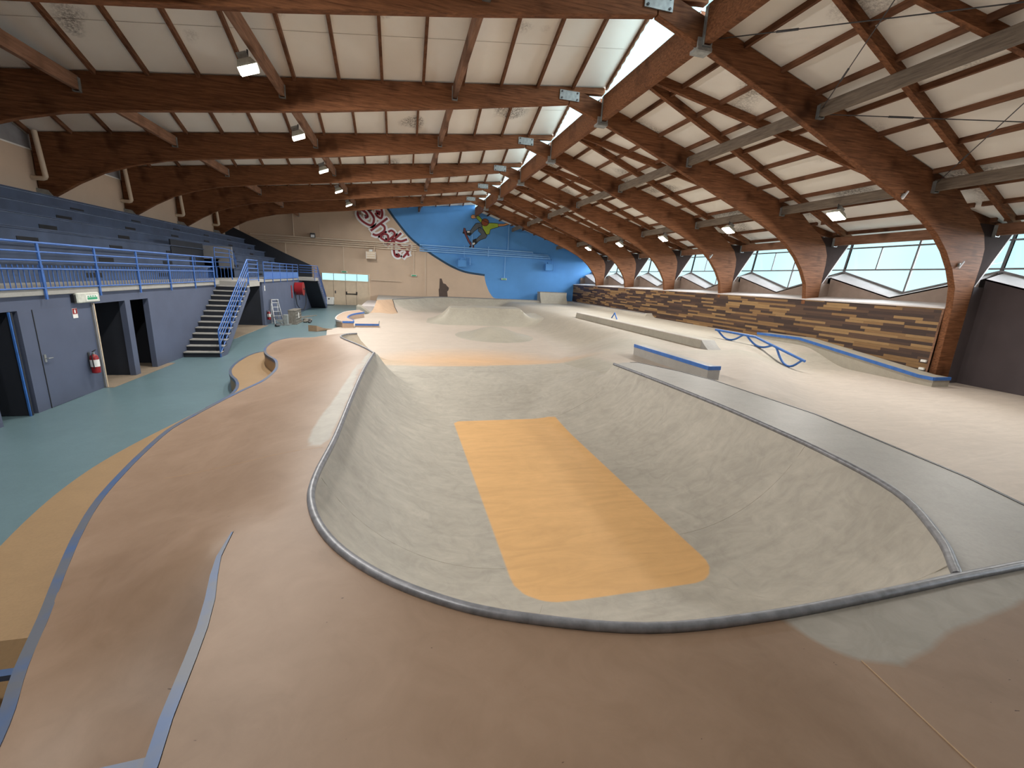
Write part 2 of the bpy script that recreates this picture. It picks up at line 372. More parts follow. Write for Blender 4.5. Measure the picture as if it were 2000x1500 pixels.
def cdt(boundary, extra_lines=(), grid=0.3, fine=None, holes=()):
    """triangulate a plan polygon with inner lines; returns points (n,2) and triangles. FINE: list of (x0,x1,y0,y1,step)"""
    pts = []; edges = []
    def ring(l, close):
        o = len(pts); pts.extend(l); edges.extend((o+i, o+i+1) for i in range(len(l)-1))
        if close: edges.append((o+len(l)-1, o))
    ring(list(boundary), True)
    for h in holes: ring(list(h), True)
    for l in extra_lines: ring(list(l), False)
    lines = np.array(pts)
    B = np.array(boundary); x0, y0 = B.min(0); x1, y1 = B.max(0)
    cand = [np.stack(np.meshgrid(np.arange(x0, x1, grid), np.arange(y0, y1, grid)), -1).reshape(-1, 2)]
    for a, b, c, d, st in (fine or []):
        cand.append(np.stack(np.meshgrid(np.arange(a, b, st), np.arange(c, d, st)), -1).reshape(-1, 2))
    G = np.concatenate(cand); G = G+rng.uniform(-0.01, 0.01, G.shape)*grid
    G = G[inside(G, boundary)]
    keep = dist(G, list(boundary), True) > 0.04
    for l in extra_lines: keep &= dist(G, l) > 0.04
    G = G[keep]
    allp = [Vector(p[:2]) for p in pts]+[Vector(p) for p in G]
    r = mgeo.delaunay_2d_cdt(allp, edges, [], 0, 1e-5)
    V = np.array([(v.x, v.y) for v in r[0]]); F = np.array([f for f in r[2] if len(f) == 3])
    C = V[F].mean(1); ok = inside(C, boundary)
    for h in holes: ok &= ~inside(C, h)
    return V, F[ok]
def surface(name, V, F, Z, mats, parent=None, attrs=None, mi=None, angle=35):
    me = bpy.data.meshes.new(name)
    used = np.unique(F); remap = -np.ones(len(V), int); remap[used] = np.arange(len(used))
    co = np.concatenate([V[used], Z[used][:, None]], 1)
    me.from_pydata(co.tolist(), [], remap[F].tolist()); me.update()
    for m in (mats if isinstance(mats, (list, tuple)) else [mats]): me.materials.append(M[m])
    bm = bmesh.new(); bm.from_mesh(me)
    for f in bm.faces:
        if f.normal.z < 0: f.normal_flip()
    bm.to_mesh(me); bm.free()
    for k, a in (attrs or {}).items():
        at = me.attributes.new(k, 'FLOAT', 'POINT'); at.data.foreach_set('value', a[used].astype(np.float32))
    if mi is not None: me.polygons.foreach_set('material_index', mi.astype(np.int32))
    me.polygons.foreach_set('use_smooth', [True]*len(me.polygons)); me.set_sharp_from_angle(angle=math.radians(angle))
    o = bpy.data.objects.new(name, me); COL.objects.link(o)
    if parent is not None: o.parent = parent
    return o

# ------------------------------------------------------------------ hall shell
S, Y1 = 5.614, 10.81
def FY(k): return Y1+S*(k-1)                    # plane of the k-th timber frame
YEND, YBACK, KMIN = FY(7), FY(-2)-0.6, -2
XL, XR = -13.45, 20.0
def zl(x): return 9.79+0.112*(x-5.74)           # roof over the stands, along a frame
def zr(x): return 9.66-0.297*(x-6.5)            # roof over the windows
FOLD = 1.04

struct(MB().box(XL-0.2, XR+0.3, YBACK, YEND+0.3, -0.3, 0).build('floor', 'floor_green'))
# end wall with its painted regions
CURVE = smooth_line([(-1.45, 9.35), (-1.0, 8.79), (-0.32, 7.89), (0.98, 6.42), (2.42, 5.39), (3.9, 4.52), (5.16, 3.9), (6.45, 3.5), (8.33, 3.30)], 6)
DOWN = smooth_line([(8.33, 3.30), (8.40, 2.9), (8.56, 2.4), (8.86, 1.76), (9.25, 1.26), (9.6, 1.02), (9.9, 0.0)], 4)
top_z = lambda x: zl(x)-0.03 if x < 7.2 else zr(x)-0.03
cv = [(x, z) for x, z in CURVE if z < top_z(x)]
wallpoly = [(XL, 0), (XR+0.3, 0), (XR+0.3, zr(XR+0.3)), (7.2, zr(7.2)), (7.2, zl(7.2)), (XL, zl(XL))]
off = []
for i, p in enumerate(CURVE):
    a = np.array(CURVE[max(i-1, 0)]); b = np.array(CURVE[min(i+1, len(CURVE)-1)]); d = (b-a)/np.linalg.norm(b-a)
    off.append((p[0]-d[1]*0.19, p[1]+d[0]*0.19))
bluepoly = list(CURVE)+DOWN[1:]+[(XR+1, 0), (XR+1, 12), (-1.45, 12)]
navypoly = list(CURVE)+[off[-1]]+off[::-1]
SIL = [(3.79, 0.4), (3.79, 1.11), (3.75, 1.81), (3.81, 1.91), (3.84, 2.85), (4.03, 2.86), (4.19, 2.42), (4.44, 2.34), (4.6, 2.14), (4.77, 2.0), (4.72, 1.75), (4.6, 1.64), (4.65, 1.14), (4.65, 0.4)]
TRANS = [(-7.0, 2.24), (-2.84, 2.24), (-2.84, 2.86), (-7.0, 2.86)]
V, F = cdt(resample(wallpoly+[wallpoly[0]], 0.6)[:-1], [CURVE, DOWN, off, SIL+[SIL[0]]], 0.9, holes=[TRANS])
C = V[F].mean(1); mi = np.zeros(len(F), int)
mi[inside(C, bluepoly)] = 1; mi[inside(C, navypoly)] = 2; mi[inside(C, SIL)] = 3
we = MB(); we.v = [(x, YEND, z) for x, z in V]; we.f = [tuple(f) for f in F]; we.m = mi.tolist()
struct(we.build('wall_end', ['beige', 'wall_blue', 'navy', 'brown_paint']))
struct(MB().box(XL-0.2, XR+0.3, YBACK-0.2, YBACK, 0, 11).build('wall_back', 'beige'))
struct(MB().box(XL-0.15, XL, YBACK, YEND, 0, 7.0).build('wall_left', 'beige'))
# small clerestory over the stands' wall
for b in range(KMIN, 7):
    y0, y1 = FY(b), FY(b+1); ym = (y0+y1)/2; w = MB()
    w.box(XL-0.1, XL-0.02, y0, y1, 7.0, 7.06); w.box(XL-0.1, XL-0.02, ym-0.03, ym+0.03, 7.0, zl(XL)+FOLD)
    for s0, s1 in ((y0, ym), (ym, y1)):
        w.beam((XL-0.06, s0, zl(XL)+(0 if s0 == y0 else FOLD)-0.05), (XL-0.06, s1, zl(XL)+(FOLD if s0 == y0 else 0)-0.05), 0.08, 0.08)
    o = struct(w.build('window_%d' % (20+b), 'white'))
    MB().add([(XL-0.08, y0, 7.0), (XL-0.08, y1, 7.0), (XL-0.08, y1, zl(XL)), (XL-0.08, ym, zl(XL)+FOLD), (XL-0.08, y0, zl(XL))], [(0, 1, 2, 3, 4)]).build('pane', M['mullion'], o)

# roof over the stands: one folded bay between each two frames, with its purlins
PX_L = [7.28-1.29*i for i in range(17)]
for b in range(KMIN, 7):
    y0, y1 = FY(b), FY(b+1); ym = (y0+y1)/2; xa, xb = XL-0.5, 7.32
    c = MB()
    for yy0, yy1, a0, a1 in ((y0, ym, 0, FOLD), (ym, y1, FOLD, 0)):
        c.add([(xa, yy0, zl(xa)+a0), (xb, yy0, zl(xb)+a0), (xb, yy1, zl(xb)+a1), (xa, yy1, zl(xa)+a1),
               (xa, yy0, zl(xa)+a0+0.08), (xb, yy0, zl(xb)+a0+0.08), (xb, yy1, zl(xb)+a1+0.08), (xa, yy1, zl(xa)+a1+0.08)],
              [(0,3,2,1),(4,5,6,7),(0,1,5,4),(1,2,6,5),(2,3,7,6),(3,0,4,7)])
    roof = struct(c.build('ceiling', 'ceiling'))
    for x in PX_L:
        p = MB()
        p.beam((x, y0+0.1, zl(x)-0.07+FOLD*0.1/2.807), (x, ym, zl(x)+FOLD-0.07), 0.085, 0.16)
        p.beam((x, ym, zl(x)+FOLD-0.07), (x, y1-0.1, zl(x)-0.07+FOLD*0.1/2.807), 0.085, 0.16)
        p.build('purlin', 'purlin', roof)
    # cross joint between the boards
    j = MB()
    for yy in (ym-1.25, ym+1.25):
        a = FOLD*(1-abs(yy-ym)/2.807)-0.004
        j.add([(xa, yy-0.006, zl(xa)+a), (xb, yy-0.006, zl(xb)+a), (xb, yy+0.006, zl(xb)+a), (xa, yy+0.006, zl(xa)+a)], [(0, 1, 2, 3)])
    j.build('board_joint', 'taupe', roof)
# gable glazing along the ridge, above the ridge beam
for b in range(KMIN, 7):
    y0, y1 = FY(b)+0.11, FY(b+1)-0.11; ym = (y0+y1)/2; n = 40; s = MB(); vs = []
    for i in range(n+1):
        y = y0+(y1-y0)*i/n; x = 7.27+(0.03 if i % 2 else 0); vs += [(x, y, 9.66), (x, y, zl(7.27)+0.02+FOLD*(1-abs(y-(FY(b)+FY(b+1))/2)/2.807))]
    s.add(vs, [(2*i, 2*i+2, 2*i+3, 2*i+1) for i in range(n)])
    o = struct(s.build('window_%d' % (40+b), 'translucent'))
# roof over the windows
PX_R = [8.39+1.205*i for i in range(10)]
for b in range(KMIN, 7):
    y0, y1 = FY(b), FY(b+1); xa, xb = 7.2, XR+0.5
    roof = struct(MB().prism([(xa, zr(xa)), (xb, zr(xb)), (xb, zr(xb)+0.08), (xa, zr(xa)+0.08)], y0, y1).build('ceiling', 'ceiling_stained'))
    for x in PX_R: MB().box(x-0.038, x+0.038, y0+0.1, y1-0.1, zr(x)-0.13, zr(x)+0.01).build('purlin', 'purlin', roof)

# ------------------------------------------------------------------ timber frames
ARCH_L = [(-13.05, 5.2), (-12.95, 5.42), (-12.1, 5.97), (-11.24, 6.43), (-10.2, 6.80), (-9.09, 7.09), (-7.5, 7.33), (-5, 7.64), (-2.4, 7.97), (1.6, 8.57), (5.88, 9.26),
          (5.88, 9.62), (7.2, 9.72), (7.2, zl(7.2)-0.01), (-13.4, zl(-13.4)-0.01), (-13.42, 5.2)]
ARCH_R = [(5.91, 9.26), (7.12, 8.86), (8.63, 8.35), (10.1, 7.80), (11.6, 7.21), (12.7, 6.79), (13.9, 6.33), (14.9, 5.95), (15.84, 5.52), (16.45, 5.15), (17.03, 4.66), (17.5, 4.12),
          (17.85, 3.55), (17.99, 2.9), (18.05, 1.5), (18.1, 0.0), (18.76, 0.0), (18.74, 2.0), (18.71, 3.6), (18.75, 4.4), (18.72, 4.85), (18.5, 5.3), (18.1, 5.68), (17.4, 6.12), (16.8, zr(16.8)-0.03),
          (12.3, zr(12.3)-0.01), (6.5, zr(6.5)-0.01), (5.91, 9.80)]
arch0 = None
def arch_label(k):
    n = 6-k
    return 'brown laminated timber arch spanning the hall, %s counting from the painted end wall' % ORD[n]
for k in range(KMIN, 7):
    if arch0 is None:
        t = thing('timber_arch', arch_label(k), 'timber arch', (0, FY(k), 0), 'laminated timber arches')
        MB().prism(ARCH_L, -0.1, 0.1).build('rafter', 'arch', t, bevel=0.012)
        MB().prism(ARCH_R, -0.1, 0.1).build('arched_leg', 'arch', t, bevel=0.012)
        pl = MB().box(5.52, 6.25, -0.135, -0.1, 9.36, 9.66); pl.box(5.52, 6.25, 0.1, 0.135, 9.36, 9.66)
        pl = pl.build('ridge_plate', 'galv', t); tag(pl, 'galvanised joint plate at the ridge', None)
        for x in (5.6, 6.17):
            for z in (9.41, 9.61): MB().cyl((x, -0.155, z), 0.03, 0.02, 8, 0, 'y').build('bolt', 'dark_steel', pl)
        sh = MB().box(7.02, 7.42, -0.16, 0.16, 8.72, 8.80); sh.box(7.02, 7.42, -0.13, -0.1, 8.72, 9.0); sh.build('ridge_shoe', 'galv', t)
        MB().prism([(18.64, 3.72), (18.78, 3.60), (20.02, 5.62), (18.25, 5.62)], -0.06, 0.06).build('window_brace', 'brace_dark', t)
        MB().beam((18.80, 0, 3.60), (20.04, 0, 5.62), 0.13, 0.05).build('brace_edge', 'ledge', t)
        MB().prism([(-13.44, 5.2), (-12.98, 5.2), (-12.98, 5.42), (-13.12, 5.62), (-13.44, 5.66)], -0.19, 0.19).build('foot_bracket', 'galv', t)
        MB().tube([(-13.1, -0.3, zl(-13.1)-0.02), (-13.0, -0.3, 6.08), (-13.03, -0.3, 6.03), (-13.1, -0.3, 6.0), (-13.44, -0.3, 6.0)], 0.085, 12).build('rain_pipe', 'cream', t, 50)
        arch0 = t
    else:
        t = copy_tree(arch0); t.location = (0, FY(k), 0); t['label'] = arch_label(k)

def bay_words(b):
    return '%s bay from the end wall' % ORD[6-b]
def strut_set(name, mk, label, cat, group):
    for i, b in enumerate(range(KMIN, 7)):
        o = mk(); o.location = (0, FY(b), 0); tag(o, label % bay_words(b), cat, group)
def longi(x, z0, z1, w, mat, name):
    first = []
    def mk():
        if first:
            return copy_tree(first[0])
        t = thing(name, None, None)
        m = MB().box(x-w/2, x+w/2, 0.12, S-0.12, z0, z1).build('timber', mat, t, bevel=0.01)
        for ya, yb in ((0.1, 0.2), (S-0.2, S-0.1)):
            s = MB(); s.box(x-w/2-0.02, x-w/2-0.004, ya, yb, z0-0.05, z1-0.04); s.box(x+w/2+0.004, x+w/2+0.02, ya, yb, z0-0.05, z1-0.04); s.box(x-w/2-0.02, x+w/2+0.02, ya, yb, z0-0.05, z0-0.03)
            s.build('joist_hanger', 'galv', t)
        first.append(t); return t
    return mk
for x, z0, z1, w, row in ((-8.64, 7.67, 8.03, 0.14, 'lower row over the stands'), (-3.4, 8.22, 8.58, 0.14, 'floodlight row over the stairs'), (1.85, 8.86, 9.26, 0.14, 'upper row near the ridge')):
    strut_set('tie_beam', longi(x, z0, z1, w, 'strut', 'tie_beam'), 'brown timber tie in the '+row+', %s', 'tie beam', 'ties over the stands')
for x, z0, z1, w, row in ((11.0, 7.76, 8.08, 0.16, 'upper row over the window side'), (15.8, 6.34, 6.66, 0.16, 'lower row over the window side')):
    strut_set('tie_beam', longi(x, z0, z1, w, 'strut_grey', 'tie_beam'), 'grey weathered tie in the '+row+', %s', 'tie beam', 'ties over the window side')
strut_set('ridge_beam', longi(7.25, 8.86, 9.68, 0.18, 'arch', 'ridge_beam'), 'deep brown ridge beam under pale corrugated sheets, %s', 'ridge beam', 'ridge beams')
strut_set('eave_beam', longi(18.95, 5.28, 5.64, 0.16, 'strut', 'eave_beam'), 'brown eave beam over the slanted windows, %s', 'eave beam', 'eave beams')
# diagonal rafters that fan from the ridge beam down to the frames
for nm, ye, w in (('toward the end wall', S-0.22, 'A'), ('toward the camera', 0.22, 'B')):
    first = []
    def mk(ye=ye):
        if first:
            c = first[0].copy(); COL.objects.link(c); return c
        m = MB(); a = Vector((7.38, S/2+(0.12 if ye > S/2 else -0.12), zr(7.38)-0.13)); e = Vector((19.75, ye, zr(19.75)-0.13))
        m.beam(a, e, 0.13, 0.25); o = m.build('diagonal_rafter', 'arch'); first.append(o); return o
    strut_set('diagonal_rafter', mk, 'brown rafter fanning from the ridge '+nm+', %s', 'rafter', 'diagonal rafters')
# thin steel bracing cables
for a, e, lab in (((7.6, FY(1)-0.12, 9.05), (11.0, FY(0)+0.12, 7.9), 'from the ridge down to the next frame'), ((11.0, FY(1)-0.12, 7.9), (7.6, FY(0)+0.12, 9.05), 'crossing up to the ridge'),
                  ((11.1, FY(1)-0.12, 7.85), (15.8, FY(0)+0.12, 6.5), 'from the upper grey tie down to the lower one'), ((15.8, FY(1)-0.12, 6.55), (11.1, FY(0)+0.12, 7.85), 'from the lower grey tie up to the upper one')):
    m = MB().tube([a, e], 0.012, 6); p = Vector(a).lerp(Vector(e), 0.2); q = Vector(a).lerp(Vector(e), 0.27); m.tube([p, q], 0.024, 6)
    tag(m.build('bracing_cable', 'dark_steel'), 'thin steel bracing cable '+lab, 'cable', 'bracing cables')

# ------------------------------------------------------------------ window wall
def xg(z): return XR+0.13*(z-4.2)               # the glazing leans outwards
for b in range(KMIN, 7):
    y0, y1 = FY(b)+0.1, FY(b+1)-0.1; ym = (y0+y1)/2; zb = 2.9 if b >= 1 else 0.0
    w = MB(); pan = [(y0, zb), (y1, zb), (y1, 3.90), (ym, 3.15), (y0, 3.90)]
    w.prism(pan, 19.2, 19.28, 'x', 0)
    for ya, yb, za, zc, oa, oc in ((y0, ym, 3.90, 3.15, 4.16, 3.36), (ym, y1, 3.15, 3.90, 3.36, 4.16)):
        w.add([(19.2, ya, za+0.004), (19.2, yb, zc+0.004), (XR+0.05, yb, oc), (XR+0.05, ya, oa), (19.2, ya, za-0.05), (19.2, yb, zc-0.05), (XR+0.05, yb, oc-0.06), (XR+0.05, ya, oa-0.06)],
              [(0,1,2,3),(7,6,5,4),(0,4,5,1),(1,5,6,2),(2,6,7,3),(3,7,4,0)], 1)
    w.add([(XR+0.06, y0-0.2, 0), (XR+0.06, y1+0.2, 0), (XR+0.06, y1+0.2, 4.2), (XR+0.06, ym, 3.3), (XR+0.06, y0-0.2, 4.2)], [(0, 1, 2, 3, 4)], 1)
    struct(w.build('wall_right', ['taupe' if b >= 1 else 'charcoal', 'ledge']))
    MB().box(18.72, 19.2, FY(b+1)-0.11, FY(b+1)+0.11, 0 if b < 1 else 2.9, 3.62).build('pier_casing', 'taupe' if b >= 1 else 'charcoal', [o for o in COL.objects if o.name.startswith('wall_right')][-1])
    fr = MB(); zt = zr(XR)+0.0; B = 0.055
    def bar(p, q, ww=B): fr.beam(p, q, ww, 0.06)
    for ya, yb, oa, oc in ((y0-0.1, ym, 4.2, 3.36), (ym, y1+0.1, 3.36, 4.2)): bar((xg(oa), ya, oa), (xg(oc), yb, oc), 0.08)
    bar((xg(4.28), y0-0.1, 4.28), (xg(4.28), y1+0.1, 4.28)); bar((xg(5.24), y0-0.1, 5.24), (xg(5.24), y1+0.1, 5.24))
    bar((xg(3.36), ym, 3.36), (xg(zt), ym, zt), 0.07)
    for yy in (ym-1.4, ym+1.4): bar((xg(4.28), yy, 4.28), (xg(5.24), yy, 5.24), 0.045)
    for yy in (y0-0.1, y1+0.1): bar((xg(4.1), yy, 4.1), (xg(zt), yy, zt), 0.09)
    o = struct(fr.build('window_%d' % (7-b), 'mullion'))
    MB().add([(xg(4.2), y0-0.1, 4.2), (xg(3.36), ym, 3.36), (xg(4.2), y1+0.1, 4.2), (xg(zt), y1+0.1, zt), (xg(zt), y0-0.1, zt)], [(0, 1, 2, 3, 4)]).build('pane', 'glass', o)
struct(MB().add([(19.2, YBACK, 0), (XR+0.3, YBACK, 0), (XR+0.3, YBACK, 6), (19.2, YBACK, 6)], [(0, 1, 2, 3)]).build('trim_1', 'charcoal'))
# plank-clad low wall with its pale ledge
struct(MB().box(18.0, 18.06, FY(1)+0.1, YEND, 0, 2.86).build('wall_plank', 'plank'))
struct(MB().prism([(17.97, 2.86), (17.97, 2.91), (19.2, 3.05), (19.2, 2.86)], FY(1)+0.1, YEND).build('sill_ledge', 'ledge'))
struct(MB().box(17.98, 19.2, FY(1)+0.1, FY(1)+0.16, 0, 2.86).build('trim_2', 'strut'))

# ------------------------------------------------------------------ the skate course
ZD = 1.2
COPE_SIDE = smooth_line([(-0.63, 11.0), (-0.72, 9.0), (-0.75, 7.0), (-0.76, 5.2), (-0.80, 4.15), (-0.74, 3.6), (-0.53, 3.07), (-0.2, 2.63), (0.22, 2.28), (0.66, 2.05), (1.36, 1.83), (2.14, 1.77), (3.0, 1.78), (3.86, 1.81)], 5)
COPE_FRONT_EXT = [(3.86, 1.81), (5.0, 1.83), (8.0, 1.87)]
COPE_RIGHT = smooth_line([(3.88, 1.83), (4.36, 2.25), (4.9, 2.97), (5.15, 4.04), (5.24, 5.2), (5.27, 6.3), (5.22, 8.0), (5.13, 9.62)], 5)
COPE_SLOT = smooth_line([(-0.63, 11.0), (-0.82, 11.6), (-1.15, 12.4), (-1.60, 13.4), (-1.74, 13.95), (-1.62, 14.45), (-1.34, 14.62)], 4)
STRIP_EDGE = [(5.13, 9.62), (5.5, 9.86), (5.93, 9.86), (6.4, 8.8), (6.62, 7.8), (6.65, 5.4), (6.2, 3.1), (5.98, 2.53), (5.8, 1.85)]
EDGE_A = smooth_line([(-3.1, 16.5), (-3.7, 16.3), (-3.95, 15.6), (-3.98, 14.89), (-3.87, 14.01), (-3.68, 13.31), (-3.46, 12.8), (-3.2, 12.31), (-3.02, 11.76), (-2.88, 11.1), (-2.83, 10.4), (-2.85, 9.8), (-3.0, 9.0), (-3.13, 8.1),
                      (-3.22, 7.3), (-3.24, 6.8), (-3.17, 6.1), (-3.08, 5.48), (-2.95, 4.8), (-2.77, 4.2), (-2.54, 3.59), (-2.34, 3.1), (-2.17, 2.65), (-2.0, 2.27), (-1.9, 1.9), (-1.82, 1.2), (-1.8, -5.0)], 4)
EDGE_T = smooth_line([(-3.95, 15.9), (-4.42, 15.7), (-4.6, 15.19), (-4.62, 14.31), (-4.55, 13.46), (-4.41, 12.77), (-4.19, 12.15), (-3.92, 11.63), (-3.72, 11.1), (-3.61, 10.6), (-3.58, 10.1), (-3.66, 9.4), (-3.81, 8.4), (-3.94, 7.5),
                      (-4.0, 6.73), (-3.98, 6.1), (-3.9, 5.49), (-3.75, 4.8), (-3.55, 4.1), (-3.3, 3.4), (-3.15, 2.6), (-3.1, 1.5), (-3.1, -5.0)], 4)
EDGE_B = [(-1.235, 3.28), (-1.23, 2.98), (-1.195, 2.78), (-1.14, 2.55), (-1.095, 2.32), (-1.07, 2.12), (-1.05, 1.93), (-1.035, 1.79), (-1.0, 1.59), (-0.98, 1.2), (-0.96, -5.0)]
EDGE_B2 = [(x+0.055*min(1, (3.3-y)/0.8+0.15), y) for x, y in EDGE_B]
FAR_EDGE = [(-1.34, 14.62), (-1.7, 15.3), (-2.3, 16.0), (-3.1, 16.5)]
PLATEAU = [(5.6, 10.3), (6.3, 8.6), (8.3, 8.8), (11.5, 12.6), (13.5, 15.2), (19.3, 15.4), (19.3, 44.7), (11.0, 44.7), (11.0, 19.0), (9.5, 16.0), (6.9, 13.0)]
QTOP = [(-1.75, 36.2), (-0.57, 38.1), (0.85, 40.2), (2.1, 42.0), (3.1, 43.0), (4.4, 43.2), (17.6, 43.2), (17.6, 28.8), (19.3, 28.8), (19.3, 44.7), (-2.0, 44.7), (-1.9, 40.0)]
STREET_L = [(-2.3, 16.0), (-2.9, 18.0), (-3.4, 22.0), (-3.75, 24.6), (-3.4, 25.95), (-3.2, 26.0), (-3.5, 28.5), (-3.5, 31.5), (-3.0, 33.6), (-2.2, 35.1), (-1.78, 36.2), (-1.9, 40.0), (-2.0, 44.6)]

def arc(d, W, drop):
    u = np.clip(1-d/W, 0, 1); R = (W*W+drop*drop)/(2*drop); return R-np.sqrt(R*R-(u*W)**2)
def sstep(t): t = np.clip(t, 0, 1); return t*t*(3-2*t)
def qh(x): return 1.03+0.10*sstep((x-1)/4)
def course_z(P):
    x, y = P[:, 0], P[:, 1]; base = 0.05
    c = []
    bowl = 0.05*np.ones(len(P))
    dL = dist(P, COPE_SIDE); dS = dist(P, COPE_RIGHT); d2 = dist(P, COPE_SLOT)
    W = 1.85-0.25*np.exp(-((y-1.8)/1.0)**2)
    c.append(arc(dL, W, ZD-base)*(y < 60)); c.append(arc(dS, 1.85, ZD-base)); c.append(arc(d2, 1.9, ZD-base))
    rise = 0.50*sstep((y-9.0)/3.7)*(1-sstep((y-13.0)/3.6)); c.append(rise*(1-sstep((x-7)/3)))
    out = ~inside(P, PLATEAU); dP = dist(P, PLATEAU, True)*out
    low = (x > 6.0)*(y < 15.6)
    bank = np.where(low, 0.25+0.60*(1-sstep(dP/2.3)), 0.85*(1-sstep(dP/3.0))); c.append(bank)
    q = ~inside(P, QTOP); dQ = dist(P, QTOP, True)*q; c.append(np.where(q, arc(dQ, 1.75, qh(x)-0.05), qh(x)-0.05))
    c = np.maximum(np.array(c), 0); p = 5.0
    z = base+(c**p).sum(0)**(1/p)
    z = np.minimum(z, np.where(x < 6.2, ZD, 3)); z = np.where(~q, qh(x), z)
    return z
D_BOUND = COPE_SLOT[::-1][:-1]+COPE_SIDE[:-1]+COPE_RIGHT[:-1]+STRIP_EDGE+[(8.0, 1.87), (19.2, 1.87), (19.2, 44.6)]+STREET_L[::-1][:-1]+FAR_EDGE[1:3][::-1]
D_BOUND = D_BOUND[:]
# remove repeats
DB = []
for p in D_BOUND:
    if not DB or math.dist(p, DB[-1]) > 0.02: DB.append((float(p[0]), float(p[1])))
DB = resample(DB+[DB[0]], 0.35)[:-1]
INNER = [resample(QTOP[:9], 0.35), resample(PLATEAU[:8], 0.6)]
V, F = cdt(DB, INNER, 0.32, [(-1.0, 5.5, 1.5, 15.5, 0.13), (-2.2, 0.5, 10.5, 15.5, 0.12), (9.0, 19.2, 8, 17, 0.22)])
Z = course_z(V)
def rrect(P, x0, x1, y0, y1, r):
    cx, cy = (x0+x1)/2, (y0+y1)/2; qx = np.abs(P[:, 0]-cx)-(x1-x0)/2+r; qy = np.abs(P[:, 1]-cy)-(y1-y0)/2+r
    return np.minimum(np.maximum(qx, qy), 0)+np.hypot(np.maximum(qx, 0), np.maximum(qy, 0))-r
sd = np.minimum(rrect(V, 1.10, 3.43, 3.38, 9.03, 0.42), rrect(V, 1.10, 3.43, 6.0, 9.03, 0.03))
TANP = [(-2.3, 35.0), (-1.75, 36.22), (-0.57, 38.12), (-0.12, 36.0), (-0.6, 35.2)]
crest_y = lambda x: 12.9-0.35*np.exp(-((x-1.5)/2.5)**2)+0.12*np.maximum(x-4, 0)
ell = np.hypot((V[:, 0]-2.6)/3.6, (V[:, 1]-14.6)/3.6)
w_orange = 1.0*np.clip(1.3-ell, 0, 1)*sstep((V[:, 1]-crest_y(V[:, 0]))/0.12)
dsl = dist(V, COPE_SLOT)
w_pale = sstep((V[:, 1]-crest_y(V[:, 0]))/0.12)*sstep((dsl-1.55)/0.1)*(1-sstep((Z-0.35)/0.5)*(V[:, 0] < 9.5)) + (V[:, 0] > 6.0)*(1-sstep((V[:, 1]-10.5)/5.0))
w_pale = np.clip(w_pale, 0, 1)*np.where(V[:, 1] > 38, 0.3, 1.0)*(1-0.75*sstep((V[:, 0]-6.5)/2.5)*sstep((V[:, 1]-12)/4))
C = V[F].mean(1); isq = inside(C, QTOP)
bowl_dom = (C[:, 1] < 13.0) & (C[:, 0] < 5.35) & ~((C[:, 0] > 5.13) & (C[:, 1] > 9.6))
bowl = thing('skate_bowl', 'big concrete skate bowl with an orange flat bottom and steel lip', 'skate bowl')
sd_tan = np.where(inside(V, TANP), -1, 1)*dist(V, TANP, True)
at = dict(sd_orange=sd, sd_tan=sd_tan, w_orange=w_orange, w_pale=w_pale)
surface('basin', V, F[bowl_dom], Z, 'basin', bowl, at)
course = thing('skate_street_course', 'pale rolling concrete street course between the bowl and the painted end wall', 'skate course')
surface('rolling_floor', V, F[~bowl_dom & ~isq], Z, 'course', course, at)
surface('quarter_pipe_platform', V, F[~bowl_dom & isq], Z, ['grey2'], course)
MB().tube([(x, y, float(qh(x))) for x, y in resample(QTOP[1:8], 0.5)], 0.03, 8).build('platform_coping', 'coping', course, 50)
for ja, jb in (((3.45, 8.95), (5.13, 9.35)), ((3.45, 4.25), (5.17, 4.25)), ((1.08, 4.0), (-0.77, 4.25)), ((3.2, 3.36), (4.0, 1.95)), ((1.3, 3.36), (0.6, 2.1))):
    L = resample([ja, jb], 0.06); zz = course_z(np.array(L)); MB().tube([(x, y, z-0.001) for (x, y), z in zip(L, zz)], 0.004, 5).build('pour_joint', 'grey', bowl)
# copings of the bowl
def cope(line, name, z=ZD+0.008, r=0.034, n=10): return MB().tube([(x, y, z) for x, y in resample(line, 0.25)], r, n).build(name, 'coping', bowl, 60)
cope(COPE_SIDE+COPE_FRONT_EXT[1:], 'coping'); cope(COPE_RIGHT, 'coping'); cope(COPE_SLOT, 'coping', r=0.026)
# grey strip deck beyond the bowl
sp = COPE_RIGHT[:-1]+STRIP_EDGE+[(3.9, 1.83)]
V, F = cdt(resample(sp+[sp[0]], 0.3)[:-1], [], 0.4)
o = surface('side_deck', V, F, np.full(len(V), ZD), 'grey2', bowl); tag(o, 'grey concrete strip deck', None)
m = MB(); P = resample(STRIP_EDGE, 0.3)
m.add([(x, y, ZD) for x, y in P]+[(x, y, 0.0) for x, y in P], [(i, i+1, len(P)+i+1, len(P)+i) for i in range(len(P)-1)]); m.build('deck_side', 'grey', bowl)
MB().sweep([(x, y, ZD) for x, y in P[3:]], [(-0.02, -0.05), (0.02, -0.05), (0.02, 0.006), (-0.02, 0.006)]).build('edge_angle', 'dark_steel', bowl)

